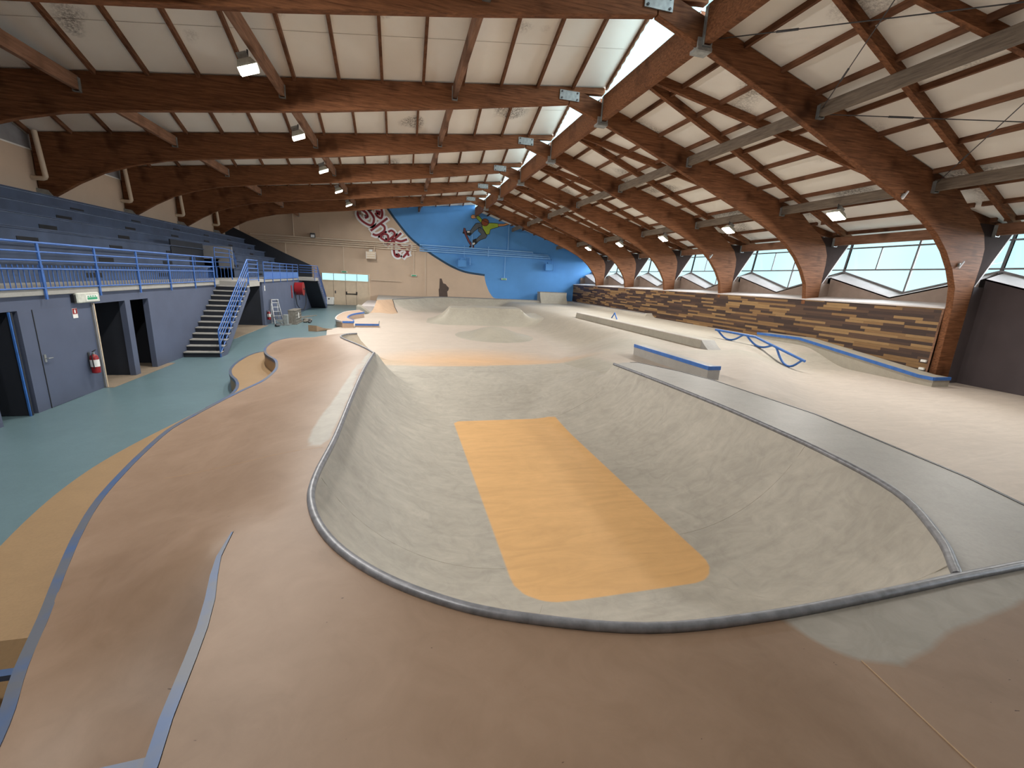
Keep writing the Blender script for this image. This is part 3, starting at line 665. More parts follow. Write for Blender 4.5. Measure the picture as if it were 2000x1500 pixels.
# the tan deck with its channel
def deck_z(P):
    x, y = P[:, 0], P[:, 1]
    bx = np.interp(y, [p[1] for p in EDGE_B[::-1]], [p[0] for p in EDGE_B[::-1]])
    west = (x < bx+0.012) & (y < 3.2)
    dA = dist(P, EDGE_A); dI = np.minimum(np.where(y > 3.2, dist(P, COPE_SIDE), 1e9), np.where(y > 10.5, dist(P, COPE_SLOT), 1e9)); dB = dist(P, EDGE_B)
    hin = np.where(y > 3.28, ZD, 0.64+0.56*sstep((y-2.0)/1.28)); d = np.where(y > 3.2, np.minimum(dI, 2.2), dB)
    d = np.where((y > 3.2) & (y < 4.2), np.minimum(d, np.hypot(np.maximum(x+1.235, 0)*0+np.abs(np.minimum(x+1.235, 0)), np.maximum(y-3.28, 0))), d)
    t = d/(dA+d+1e-6); z = hin+(0.8-hin)*sstep(t)
    z = np.where(west | (y > 3.2), z, ZD); z = np.where(west & (y < 2.06+(x+1.07)*0.182), 0.40, z)
    return z
front = [(8.0, 1.87), (8.0, -5.0)]
db = COPE_SLOT[::-1][:-1]+COPE_SIDE[:-1]+COPE_FRONT_EXT+front[1:]+EDGE_B2[::-1][:-1]+[(-1.225, 3.30)]+EDGE_B+[(-1.8, -5.0)]+EDGE_A[::-1][1:]+FAR_EDGE[::-1][1:-1]
dd = []
for p in db:
    if not dd or math.dist(p, dd[-1]) > 0.015: dd.append((float(p[0]), float(p[1])))
step_line = [(-1.9, 1.914), (-1.075, 2.065)]; step_line2 = [(-1.9, 1.90), (-1.075, 2.05)]
V, F = cdt(dd, [resample(step_line, 0.1), resample(step_line2, 0.1)], 0.3, [(-4.2, 0, 0.5, 17, 0.15)])
Z = deck_z(V)
# grey repair patches beside the lips
def poly_sd(P, poly): return np.where(inside(P, poly), -1, 1)*dist(P, poly, True)
patch1 = [(2.22, 1.80), (2.35, 1.47), (2.6, 1.36), (3.3, 1.50), (4.2, 1.60), (5.2, 1.63), (8.1, 1.6), (8.1, 1.95), (3.9, 1.86)]
patch2 = [(-0.70, 11.0), (-0.80, 8.8), (-0.83, 7), (-0.85, 5.05), (-1.0, 4.98), (-1.06, 5.6), (-0.98, 7.0), (-0.88, 9.4), (-0.72, 11.2)]
sdg = np.minimum(poly_sd(V, patch1), poly_sd(V, patch2)) - 0.06
o = surface('tan_deck', V, F, Z, 'deck', bowl, dict(sd_grey=sdg)); tag(o, 'tan concrete deck round the bowl', None)
MB().tube([(2.42, 1.40, ZD+0.0005), (2.36, 0.9, ZD+0.0005), (2.33, -0.5, ZD+0.0005)], 0.0035, 5).build('control_joint', 'tan_dark', bowl)
jl = resample([(-0.86, 4.92), (-1.6, 4.95), (-2.5, 5.1)], 0.06); MB().tube([(x, y, z-0.001) for (x, y), z in zip(jl, deck_z(np.array(jl)))], 0.003, 5).build('control_joint', 'tan_dark', bowl)
# edges: blue steel lips and their side walls
def zline(line): return deck_z(np.array(line))
def edge(line, zs, zb, name, mat='tan_dark', lip=0.07, side=1):
    pts = [(x, y, z) for (x, y), z in zip(line, zs)]
    w = MB(); n = len(line)
    w.add(pts+[(x, y, b) for (x, y), b in zip(line, zb)], [(i, i+1, n+i+1, n+i) for i in range(n-1)]); w.build(name+'_wall', mat, bowl)
    l = MB().sweep(pts, [(-0.012*side, -lip), (-0.012*side, 0.006), (0.05*side, 0.006), (0.05*side, -0.01), (0.0, -0.01), (0.0, -lip)]).build(name+'_lip', 'blue_edge', bowl); tag(l, 'worn blue steel lip', None)
a = resample(EDGE_A, 0.12); zz = np.full(len(a), 0.8); tz = lambda L: np.array([0.40 if 3.1 < y < 16 else 0.0 for x, y in L])
edge(a, zz, tz(a), 'upper_ledge', side=1)
# the step between deck and channel (blue lipped ledge)
n = len(EDGE_B); B1 = resample(EDGE_B[:-1], 0.06)+[EDGE_B[-1]]; b2x = lambda y: np.interp(y, [p[1] for p in EDGE_B2[::-1]], [p[0] for p in EDGE_B2[::-1]])
zb = np.minimum(zline([(x-0.005, y) for x, y in B1]), ZD-0.002)
w = MB(); k = len(B1)
w.add([(x, y, ZD+0.004) for x, y in B1]+[(x, y, z-0.02) for (x, y), z in zip(B1, zb)], [(i, i+1, k+i+1, k+i) for i in range(k-1)]); w.build('channel_wall', 'tan_dark', bowl)
w = MB()
w.add([(x, y, ZD+0.006) for x, y in B1]+[(b2x(y), y, ZD+0.006) for x, y in B1]+[(x-0.003, y, max(ZD-0.06, z-0.01)) for (x, y), z in zip(B1, zb)],
      [(i, i+1, k+i+1, k+i) for i in range(k-1)]+[(i, 2*k+i, 2*k+i+1, i+1) for i in range(k-1)]); tag(w.build('channel_lip', 'blue_edge', bowl), 'worn blue steel lip', None)
MB().beam((-1.91, 1.91, 0.775), (-1.05, 2.065, 0.645), 0.06, 0.05).build('step_lip', 'blue_edge', bowl)
# deck back wall
P = resample([(-3.1, 16.5)]+FAR_EDGE[::-1][1:], 0.3); w = MB(); n = len(P); zz = zline(P)
w.add([(x, y, z) for (x, y), z in zip(P, zz)]+[(x, y, 0) for x, y in P], [(i, i+1, n+i+1, n+i) for i in range(n-1)]); w.build('back_wall', 'tan_dark', bowl)
# lower terrace
terr = thing('lower_terrace', 'low ochre concrete terrace stepping along the green floor beside the bowl deck', 'terrace')
tb = EDGE_T+[(-1.85, -5.0)]+[(x+0.02, y) for x, y in EDGE_A[::-1][1:] if y < 16.0]
tt = []
for p in tb:
    if not tt or math.dist(p, tt[-1]) > 0.03: tt.append((float(p[0]), float(p[1])))
V, F = cdt(tt, [], 0.4)
tzf = lambda P: np.where(P[:, 1] < 3.06, 0.02, 0.42)
st = [(-3.4, 3.08), (-2.25, 3.08)]
Zt = tzf(V); surface('terrace_floor', V, F, Zt, 'orange', terr)
a = resample(EDGE_T, 0.15); a = [p for p in a if p[1] > 3.1]; n = len(a)
w = MB(); w.add([(x, y, 0.42) for x, y in a]+[(x, y, 0) for x, y in a], [(i, i+1, n+i+1, n+i) for i in range(n-1)]); w.build('terrace_wall', 'tan_dark', terr)
cut = [p for p in a if p[1] > 9.2]
tag(MB().sweep([(x, y, 0.42) for x, y in cut], [(-0.012, -0.07), (-0.012, 0.006), (0.05, 0.006), (0.05, -0.01), (0, -0.01), (0, -0.07)]).build('terrace_lip', 'blue_edge', terr), 'worn blue steel lip', None)
MB().box(-3.25, -2.32, 3.05, 3.11, 0.385, 0.427).build('step_lip', 'blue_edge', terr)

# ------------------------------------------------------------------ obstacles on the course
def hz(x, y): return float(course_z(np.array([[x, y]]))[0])
# roll-over mound
def mound(name, cx, cy, rx, ry, h, label, cat):
    n, m = 40, 12; m_ = MB(); vs = [(cx, cy, h+hz(cx, cy))]
    for j in range(1, m+1):
        t = j/m
        for i in range(n):
            a = 2*PI*i/n; x, y = cx+rx*t*math.cos(a), cy+ry*t*math.sin(a); vs.append((x, y, hz(x, y)-0.015+h*(0.5+0.5*math.cos(PI*t))**1.25))
    fs = [(0, 1+i, 1+(i+1) % n) for i in range(n)]+[(1+j*n+i, 1+(j+1)*n+i, 1+(j+1)*n+(i+1) % n, 1+j*n+(i+1) % n) for j in range(m-1) for i in range(n)]
    m_.add(vs, fs); return tag(m_.build(name, 'grey', None, 60), label, cat)
mound('roller_mound', 5.0, 23.3, 2.5, 3.0, 0.52, 'low rounded grey concrete mound in the middle of the pale street floor', 'mound')
# flat-topped pyramid
def pyr():
    top = [(3.25, 29.9), (4.7, 29.9), (8.3, 29.6), (8.5, 32.2), (3.5, 32.4)]
    xs = np.arange(1.0, 11.6, 0.16); ys = np.arange(27.0, 35.0, 0.16); X, Y_ = np.meshgrid(xs, ys); P = np.stack([X, Y_], -1).reshape(-1, 2)
    q = ~inside(P, top); d = dist(P, top, True)*q; g = course_z(P)
    z = g-0.03+np.where(q, arc(d, 1.9, 1.0), 1.0); z = np.where(q, z, 1.05+0.06*(P[:, 0] > 4.7))
    ok = (d < 1.95).reshape(X.shape); nx = len(xs); fs = []
    for j in range(len(ys)-1):
        for i in range(nx-1):
            if ok[j, i] or ok[j, i+1] or ok[j+1, i] or ok[j+1, i+1]: fs.append((j*nx+i, j*nx+i+1, (j+1)*nx+i+1, (j+1)*nx+i))
    m = MB(); m.add([(p[0], p[1], zz) for p, zz in zip(P, z)], fs)
    o = m.build('fun_box', 'grey', None, 24); bm = bmesh.new(); bm.from_mesh(o.data); bmesh.ops.delete(bm, geom=[v for v in bm.verts if not v.link_faces], context='VERTS'); bm.to_mesh(o.data); bm.free()
    return tag(o, 'flat-topped grey concrete pyramid behind the low mound', 'skate ramp')
pyr()
# long slanted ledge on the upper lane
t = thing('manual_pad', 'long low grey concrete ledge with a steel edge on the upper lane', 'skate ledge', (11.2, 14.3, 0.85))
MB().prism([(-0.02, -0.06), (0.06, 0.36), (0.60, 0.36), (0.60, -0.06)], 0, 12.6).build('ledge_body', 'grey', t, bevel=0.01)
cur = [(0.06+0.54*u, 0.36-0.44*(1-(1-u)**2)) for u in np.linspace(0, 1, 8)]
m = MB(); n = 8
prof = [(-0.9*(u), 0.36-0.42*(1-(1-u)**2)) for u in np.linspace(0, 1, 9)]
m.prism([(y, z) for y, z in prof]+[(0, -0.06)], 0.02, 0.60, 'x'); m.build('end_kicker', 'grey2', t)
MB().box(0.05, 0.075, 0, 12.6, 0.335, 0.366).build('edge_angle', 'ledge', t)
# small upside-down V rail
t = thing('pole_rail', 'small blue steel rail bent like a tent behind the long grey ledge', 'skate rail', (13.85, 26.6, 0.85))
MB().tube([(-0.05, -0.55, -0.02), (-0.02, -0.06, 0.40), (0, 0, 0.43), (0.02, 0.06, 0.40), (0.05, 0.55, -0.02)], 0.04, 10).build('rail', 'blue_steel', t, 60)
# grind box
t = thing('grind_box', 'grey concrete grind box with a blue steel edge beside the bowl strip', 'skate ledge', (7.46, 9.1, 0))
MB().prism([(0, 0.80), (0, 1.245), (0.36, 1.245), (0.36, 0.80)], 0, 3.65).build('box_body', 'grey2', t, bevel=0.008)
m = MB(); m.box(-0.008, 0.03, -0.004, 3.65, 1.155, 1.253); m.box(-0.006, 0.364, -0.008, 0.05, 1.155, 1.253); m.build('blue_edge', 'blue_steel', t)
# kinked wavy rail
t = thing('kinked_rail', 'kinked blue flat rail on wavy looping legs on the bank of the window lane', 'skate rail', (14.5, 13.0, 0))
top = [(0, 4.6, 1.27), (0, 2.15, 1.26), (0, -0.35, 0.70)]
MB().tube(top, 0.05, 8).build('top_bar', 'blue_steel', t, 60)
def topz(y): return np.interp(y, [-0.35, 2.15, 4.6], [0.70, 1.26, 1.27])
for y0, y1 in ((4.55, 2.75), (2.7, 1.15), (1.05, -0.3)):
    pts = []
    for i in range(15):
        u = i/14; y = y0+(y1-y0)*u; g = hz(14.5, 13.0+y)+0.03; zt = float(topz(y)); s = 0.5+0.5*math.cos(2*PI*u)
        pts.append((0, y+0.10*math.sin(2*PI*u), g+(zt-g)*s))
    MB().tube(pts, 0.042, 8).build('leg_loop', 'blue_steel', t, 60)
# hubba ledge along the plank wall
t = thing('hubba_ledge', 'kinked concrete ledge with a blue edge running down along the plank wall', 'skate ledge', (17.2, 10.2, 0))
ln = [(0, 7.6, 1.15), (0, 5.3, 1.22), (0, 0.45, 0.62), (0, 0.0, 0.62)]
m = MB(); pts = [(7.7, 1.15), (5.3, 1.22), (0.45, 0.62), (0.0, 0.62), (0.0, 0.2), (7.7, 0.2)]
m.prism([(y, z) for y, z in pts], 0, 0.78, 'x'); m.build('ledge_body', 'grey', t, bevel=0.008)
m = MB()
for (ya, za), (yb, zb_) in zip(pts[:3], pts[1:4]): m.beam((0.0, ya, za-0.045), (0.0, yb, zb_-0.045), 0.05, 0.11)
m.beam((0.0, 0.0, 0.575), (0.78, 0.0, 0.575), 0.05, 0.11); m.build('blue_edge', 'blue_steel', t)
# block on the end-wall quarter pipe
t = thing('quarter_pipe_extension', 'taller square concrete extension standing on the quarter pipe at the blue wall', 'skate ramp', (13.9, 42.9, 1.15))
m = MB(); prof = [(0.55-1.5*u**1.4*1.0+0, 0) for u in (0,)]
pf = [(0.35, 0.86), (0.22, 0.5), (0.02, 0.15), (-0.35, -0.35), (-0.8, -0.7), (1.2, -0.7), (1.2, 0.86)]
m.prism(pf, 0, 2.85, 'x'); m.build('ramp_face', 'grey', t)
MB().tube([(0, 0.35, 0.87), (2.85, 0.35, 0.87)], 0.03, 8).build('coping', 'coping', t)
MB().box(2.85, 2.9, 0.3, 1.2, 0.0, 0.86).build('side_cheek', 'ledge', t)
# curved bench with the long low curb
t = thing('curved_bench', 'curved tan concrete bench with blue edges by the green floor', 'bench')
outer = smooth_line([(-3.12, 25.8), (-3.55, 26.7), (-3.74, 28.4), (-3.74, 30.4), (-3.55, 32.3), (-2.85, 33.7)], 5); inner = smooth_line([(-2.52, 25.85), (-2.62, 26.6), (-3.02, 27.7), (-3.12, 29.2), (-2.95, 30.7), (-2.42, 32.1)], 5)
m = MB(); n = len(outer)
m.add([(x, y, 0.42) for x, y in outer]+[(x, y, 0.42) for x, y in inner]+[(x, y, 0.0) for x, y in outer]+[(x, y, 0.0) for x, y in inner],
      [(i, n+i, n+i+1, i+1) for i in range(n-1)]+[(i, i+1, 2*n+i+1, 2*n+i) for i in range(n-1)]+[(n+i, 3*n+i, 3*n+i+1, n+i+1) for i in range(n-1)]+[(0, 2*n, 3*n, n), (n-1, 2*n-1, 4*n-1, 3*n-1)])
m.build('seat', 'tan', t)
tag(MB().sweep([(x, y, 0.425) for x, y in outer], [(-0.03, -0.09), (0.03, -0.09), (0.03, 0.004), (-0.03, 0.004)]).build('outer_rim', 'ledge', t), 'pale rim', None)
m = MB(); m.sweep([(x, y, 0.425) for x, y in inner], [(-0.03, -0.10), (0.03, -0.10), (0.03, 0.004), (-0.03, 0.004)]); m.beam((-3.1, 25.79, 0.37), (-2.5, 25.84, 0.37), 0.04, 0.11); m.build('blue_edge', 'blue_steel', t)
t = thing('street_curb', 'long low straight curb with a blue edge beside the curved bench', 'curb', (-2.48, 26.15, 0))
MB().prism([(0, 0), (1.3, 0.1), (1.3, 0.6), (0, 0.5)], 0.0, 0.24, 'z').build('curb_body', 'tan', t)
m = MB(); m.beam((0, 0.0, 0.2), (1.3, 0.1, 0.2), 0.04, 0.10); m.beam((0, 0.0, 0.245), (1.3, 0.1, 0.245), 0.07, 0.012); m.build('blue_edge', 'blue_steel', t)
MB().tube([(1.28, 0.12, 0.1), (1.32, 0.14, 0.42)], 0.025, 8).build('end_peg', 'galv', t)
# wedges at the end of the street course
m = MB(); m.add([(-4.62, 24.45, 0.32), (-4.3, 24.75, 0.17), (-3.9, 25.2, 0.06), (-3.5, 25.7, 0.0), (-4.62, 24.45, 0), (-4.2, 24.35, 0.3), (-3.9, 24.6, 0.15), (-3.5, 25.0, 0.05), (-3.3, 25.5, 0.0), (-4.2, 24.35, 0)],
      [(0, 1, 6, 5), (1, 2, 7, 6), (2, 3, 8, 7), (0, 4, 3, 2, 1), (5, 6, 7, 8, 9), (0, 5, 9, 4), (4, 9, 8, 3)])
tag(m.build('kerb_wedge', 'brown_c'), 'small tapering brown concrete wedge poking up behind the bowl deck', 'wedge')
m = MB(); m.prism([(0, 0), (0, 0.55), (0.3, 0.5), (1.0, 0.0)], 35.6, 37.4, 'y'); o = m.build('wedge_ramp', 'grey'); o.location = (-3.25, 0, 0.02)
tag(o, 'small grey concrete wedge between the curved bench and the end quarter pipe', 'skate ramp')
pl = [(-1.78, 36.2), (-1.9, 40.0), (-2.0, 44.6)]; w = MB()
w.add([(x, y, 1.03) for x, y in pl]+[(x, y, 0) for x, y in pl], [(0, 1, 4, 3), (1, 2, 5, 4)]); w.build('platform_side', 'grey', course)
w = MB(); w.prism([(-3.0, 36.9), (-1.9, 36.5), (-1.9, 40.0), (-2.0, 44.55), (-3.0, 44.55)], 0.0, 0.52, 'z'); w.build('lower_platform', 'ledge', course, bevel=0.01)
MB().tube([(-0.57, 38.1, 1.03), (-0.4, 37.2, 0.45), (-0.17, 36.2, 0.07)], 0.025, 6).build('bank_joint', 'dark_steel', course)

# ------------------------------------------------------------------ grandstand side
XW_ = -7.2
front = MB(); H0 = 2.34
segs = [(YBACK, 9.75), (10.59, 12.76), (14.10, 14.34), (15.25, 21.4), (26.6, 41.0)]
for a, b in segs: front.box(XW_-0.14, XW_, a, b, 0, H0)
for a, b in ((9.75, 10.59), (12.76, 14.10), (14.34, 15.25)): front.box(XW_-0.14, XW_, a, b, 2.07, H0)
struct(front.build('wall_stand', 'slate'))
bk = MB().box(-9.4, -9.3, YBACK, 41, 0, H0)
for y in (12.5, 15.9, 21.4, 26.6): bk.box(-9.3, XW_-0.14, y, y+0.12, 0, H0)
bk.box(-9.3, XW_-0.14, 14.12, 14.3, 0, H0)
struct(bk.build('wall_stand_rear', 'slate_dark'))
struct(MB().box(-9.3, -7.0, 12.7, 15.9, 0, 0.006).box(-9.3, -7.05, 21.4, 26.6, 0, 0.006).build('floor_strip', 'dirt'))
# doors
d = struct(MB().box(-7.2, -7.192, 10.95, 11.95, 0.01, 2.06).build('door_1', 'slate'))
MB().box(-7.2, -7.1915, 10.935, 10.953, 0, 2.07).build('door_gap', 'black', d)
h = MB(); h.box(-7.192, -7.175, 10.99, 11.04, 0.98, 1.14); h.tube([(-7.175, 11.015, 1.06), (-7.13, 11.015, 1.06), (-7.13, 11.14, 1.05)], 0.011, 8); tag(h.build('door_handle', 'galv', d), 'pale metal lever handle', None)
d = struct(MB().box(-8.1, -7.16, 12.70, 12.745, 0.01, 2.06).build('door_2', 'grey_panel'))
MB().box(-7.35, -7.25, 12.745, 12.775, 0.95, 1.15).build('door_lock', 'dark_steel', d)
MB().box(-7.2, -7.15, 12.745, 12.775, 0.0, 2.09).build('door_frame', 'cream', d)
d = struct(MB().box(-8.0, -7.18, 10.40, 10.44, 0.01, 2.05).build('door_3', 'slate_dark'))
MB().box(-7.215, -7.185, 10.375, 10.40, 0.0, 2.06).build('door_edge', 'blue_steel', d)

gs = thing('grandstand', 'dark slate stepped grandstand along the hall wall above the row of doors', 'grandstand')
MB().box(-8.75, -7.14, YBACK, 41.0, 2.34, 2.50).build('walkway_slab', 'stand_floor', gs, bevel=0.01)
for i in range(6):
    x = -8.6-0.7*i; z0 = 2.5+0.45*i; z1 = z0+0.45; m = MB()
    if i < 2: m.box(-10.0, x, YBACK, 23.6, z0, z1); m.box(-10.0, x, 27.0, 40.9, z0, z1); m.box(-12.9, -10.0, YBACK, 40.9, z0, z1)
    else: m.box(-12.9, x, YBACK, 40.9, z0, z1)
    t = m.build('tier', 'stand', gs)
    n = MB()
    for a, b in (((YBACK, 23.6), (27.0, 40.9)) if i < 2 else ((YBACK, 40.9),)): n.box(x-0.02, x+0.025, a, b, z1-0.02, z1+0.012)
    n.build('nosing', 'nosing', t)
    for k in range(7):
        y = 15.2+4.0*k+(2.0 if i % 2 else 0)
        if i < 2 and 22 < y < 28: continue
        MB().box(x-0.02, x+0.012, y, y+0.75, z0+0.10, z0+0.23).build('riser_slot', 'black', t)
    sh = MB()
    for a, b in (((YBACK, 23.6), (27.0, 40.9)) if i < 2 else ((YBACK, 40.9),)): sh.box(x-0.42, x+0.10, a, b, z1+0.012, z1+0.045)
    sh.build('bench_board', 'stand', t)
MB().box(-13.42, -12.85, YBACK, 40.9, 5.12, 5.24).build('top_ledge', 'stand', gs)
MB().box(-13.42, -12.9, YBACK, 40.9, 0.0, 5.12).build('rear_core', 'slate_dark', gs)
MB().prism([(-13.4, 0), (-7.2, 0), (-7.2, 3.45), (-9.2, 4.33), (-12.9, 6.12), (-13.4, 6.3)], 40.9, 41.15).build('end_parapet', 'slate_dark', gs)
MB().box(-10.0, -8.62, 27.0, 27.1, 2.5, 4.08).build('entrance_side_wall', 'grey_panel', gs)
MB().box(-10.02, -9.96, 23.6, 27.0, 2.5, 4.15).build('entrance_back', 'slate_dark', gs)
MB().box(-10.0, -9.95, 25.4, 25.95, 2.75, 2.95).build('exit_panel', 'exit_glow', gs)

def guard(name, label, X_, ys, posts, bal, zbot=2.26, mat='blue_rail', solid=False):
    t = thing(name, label, 'railing', (X_, ys[0], 0), 'blue railings of the grandstand'); L = ys[1]-ys[0]
    for z, r in ((3.39, 0.024), (3.21, 0.018), (3.04, 0.018), (2.87, 0.018), (2.49, 0.018)): MB().tube([(0, 0, z), (0, L, z)], r, 8).build('rail_bar', mat, t, 60)
    for y in posts: MB().box(-0.012, 0.018, y-ys[0]-0.025, y-ys[0]+0.025, zbot, 3.39).build('post', mat, t)
    if solid: MB().box(-0.006, 0.006, 0, L, 2.5, 2.86).build('mesh_panel', 'blue_rail', t)
    b0 = None
    for y in bal:
        if b0 is None: b0 = MB().tube([(-0.03, 0, 2.44), (-0.03, 0, 2.95)], 0.009, 6).build('baluster', mat, t)
        else: b0_ = b0.copy(); COL.objects.link(b0_); b0_.parent = t; b0_.location = (0, y-bal[0], 0)
    if b0: 
        for o in [c for c in t.children if c.name.startswith('baluster')]: o.location.y += bal[0]-ys[0]
    return t
guard('guard_railing', 'blue railing with bars along the grandstand walkway above the doors', -7.12, (0.5, 20.1), [0.74, 2.5, 4.25, 6.0, 7.76, 9.52, 11.28, 13.02, 14.78, 16.55, 18.31, 20.05], list(np.arange(7.6, 20.0, 0.126)))
m = MB()
for y in np.arange(0.6, 7.55, 0.126): m.tube([(-7.15, y, 2.44), (-7.15, y, 2.95)], 0.009, 6)
o = m.build('baluster_row', 'blue_rail', [q for q in COL.objects if q.name == 'guard_railing'][0]); o['kind'] = 'stuff'; o.location = (7.12, -0.5, 0)
guard('guard_railing', 'blue railing with a solid lower panel between the two grandstand stairs', -7.12, (26.8, 35.2), [26.8, 28.5, 30.2, 31.9, 33.6, 35.2], [], solid=True)

def stair(name, label, y_top, y_bot, land, x0=-7.19, x1=-6.1):
    n = 14; run = (y_bot-y_top)/(n-1); rise = 2.5/n; sg = 1 if y_bot > y_top else -1
    t = thing(name, label, 'stairs', (0, 0, 0))
    # body: stepped top, sloped soffit
    up = []
    for i in range(n-1):                    # i-th step from the bottom
        y = y_bot-run*i; up += [(y, rise*i), (y, rise*(i+1)-0.035)]
    up.append((y_top, rise*(n-1)-0.035))
    up.append((y_top, 2.5-0.22)); lo = [(y_top-sg*0.02, 2.5-0.36), (y_bot-sg*0.55, 0.0)]
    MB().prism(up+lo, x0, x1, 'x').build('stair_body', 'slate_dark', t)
    sd = up+lo
    MB().prism([(y, z+0.0) for y, z in sd], x1, x1+0.05, 'x').build('stringer', 'slate', t)
    for i in range(n-1):
        y = y_bot-run*i; z = rise*(i+1)
        MB().box(x0, x1+0.05, y-run-sg*0.0, y+sg*0.03, z-0.04, z).build('tread', 'stand_floor', t, bevel=0.006)
    MB().box(x0, x1+0.06, min(land), max(land), 2.30, 2.5).build('landing', 'stand_floor', t, bevel=0.008)
    # railing on the open side
    xr = x1+0.03
    bot = (xr, y_bot+sg*0.02, 0.0); 
    r = thing('stair_railing', 'blue handrail of the '+label, 'railing', (0, 0, 0), 'stair handrails')
    ytop = y_top
    for hgt, rad in ((0.95, 0.022), (0.78, 0.016), (0.61, 0.016), (0.44, 0.016)):
        pts = [(xr, y_bot, hgt-0.02 if hgt > 0.9 else hgt), (xr, y_top, 2.5+hgt-0.06), (xr, (max(land) if sg < 0 else min(land)), 2.5+hgt-0.06), (x0+0.75 if sg < 0 else x0+0.1, (max(land) if sg < 0 else min(land)), 2.5+hgt-0.06)]
        if sg > 0: pts = pts[:4]
        MB().tube(pts, rad, 8).build('rail_bar', 'blue_rail', r, 60)
    far = max(land) if sg < 0 else min(land)
    for y, z in [(y_bot, 0.0), (y_bot-(y_bot-y_top)*0.33, 0.83), (y_bot-(y_bot-y_top)*0.66, 1.65), (y_top, 2.45), (far, 2.4)]:
        MB().box(xr-0.018, xr+0.018, y-0.02, y+0.02, z-0.05, z+0.93).build('post', 'blue_rail', r)
    for i in range(n):
        u = (i+0.5)/n; y = y_bot+(y_top-y_bot)*u; z = 2.5*u
        MB().tube([(xr, y, z+0.10), (xr, y, z+0.46)], 0.008, 6).build('baluster', 'blue_rail', r)
    MB().tube([(xr, y_bot, 0.12), (xr, y_top, 2.58), (xr, far, 2.58)], 0.014, 8).build('bottom_bar', 'blue_rail', r)
    for k in range(7):
        y = y_top+(far-y_top)*(k+0.5)/7; MB().tube([(xr, y, 2.56), (xr, y, 2.9)], 0.008, 6).build('baluster', 'blue_rail', r)
    return t
stair('stairs', 'concrete stairs climbing to the grandstand beside the first doors', 20.6, 16.95, (20.6, 22.0))
stair('stairs', 'far concrete stairs coming down toward the double door', 36.9, 40.45, (35.6, 36.9))
# rails round the grandstand entrance
t = thing('entrance_railing', 'dark blue curved railing round the grandstand entrance', 'railing', (0, 0, 0))
for x in (-8.55, -9.9):
    pass
for hgt in (0.95, 0.75, 0.55):
    MB().tube(smooth_line([(-7.3, 22.6), (-8.3, 22.6), (-8.6, 22.7)], 3) and [(-7.3, 22.6, 2.5+hgt), (-8.7, 22.6, 2.5+hgt)], 0.018, 8).build('rail_bar', 'blue_rail', t)
    MB().tube([(-8.3, 23.7, 2.95+hgt), (-8.3, 25.6, 2.95+hgt), (-8.3, 26.1, 2.88+hgt), (-8.3, 26.5, 2.6+hgt*0.8)], 0.018, 8).build('rail_bar', 'blue_rail', t, 60)
for x, y in ((-7.3, 22.6), (-8.0, 22.6), (-8.7, 22.6), (-8.3, 23.7), (-8.3, 25.6)): MB().tube([(x, y, 2.5), (x, y, 3.45 if y < 23 else 3.9)], 0.02, 8).build('post', 'blue_rail', t)
for k in range(9): MB().tube([(-7.45-0.14*k, 22.6, 2.55), (-7.45-0.14*k, 22.6, 3.05)], 0.008, 6).build('baluster', 'blue_rail', t)

# ------------------------------------------------------------------ small things along the stand
def extinguisher(loc, label):
    t = thing('fire_extinguisher', label, 'fire extinguisher', loc, 'fire extinguishers')
    b = MB().lathe((0, 0, 0), [(0.06, 0), (0.082, 0.015), (0.084, 0.36), (0.07, 0.42), (0.03, 0.455)], 24).build('cylinder_body', 'red', t, 40)
    MB().lathe((0, 0, 0), [(0.0865, 0.16), (0.0865, 0.33)], 24).build('paper_label', 'white', t, 60)
    MB().cyl((0, 0, 0.45), 0.025, 0.05, 12).build('valve', 'galv', t)
    MB().beam((0, -0.03, 0.52), (0.0, 0.10, 0.545), 0.02, 0.015).build('lever', 'black', t)
    MB().tube([(0, -0.03, 0.48), (0.02, -0.10, 0.46), (0.03, -0.115, 0.3), (0.03, -0.10, 0.12)], 0.011, 8).build('hose', 'black', t, 60)
    MB().box(-0.10, -0.085, -0.03, 0.03, 0.1, 0.5).build('wall_bracket', 'dark_steel', t)
    return t
extinguisher((-7.095, 12.33, 0.46), 'red fire extinguisher with white label hung between the slate door and the pale open door')
extinguisher((-7.09, 27.0, 0.28), 'small red fire extinguisher on the slate wall behind the stepladder')
t = thing('emergency_light', 'cream emergency exit light box over the open door', 'exit sign', (-7.2, 12.55, 2.22), 'emergency exit lights')
MB().box(0, 0.10, -0.40, 0.38, -0.10, 0.13).build('light_body', 'old_white', t, bevel=0.02)
MB().box(0.10, 0.106, -0.12, 0.30, -0.06, 0.07).build('sign_face', 'white', t)
m = MB(); m.box(0.106, 0.108, -0.08, 0.27, -0.035, 0.02)
for k in range(4): m.box(0.106, 0.108, -0.07+0.085*k, -0.02+0.085*k, 0.03, 0.055)
m.build('sign_marks', 'green_sign', t)
MB().box(0.0, 0.07, -0.46, -0.40, -0.08, 0.09).build('end_cap', 'black', t)
t = thing('extinguisher_sign', 'small white wall sign with a red extinguisher symbol above the red extinguisher', 'sign', (-7.195, 12.14, 1.9))
MB().box(0, 0.004, -0.08, 0.08, -0.11, 0.11).build('sign_panel', 'white', t)
m = MB(); m.box(0.004, 0.006, -0.075, 0.075, -0.02, 0.105); m.build('red_field', 'red', t)
m = MB(); m.box(0.006, 0.007, -0.02, 0.02, 0.0, 0.07); m.box(0.006, 0.007, -0.008, 0.008, 0.07, 0.09); m.build('symbol', 'white', t)
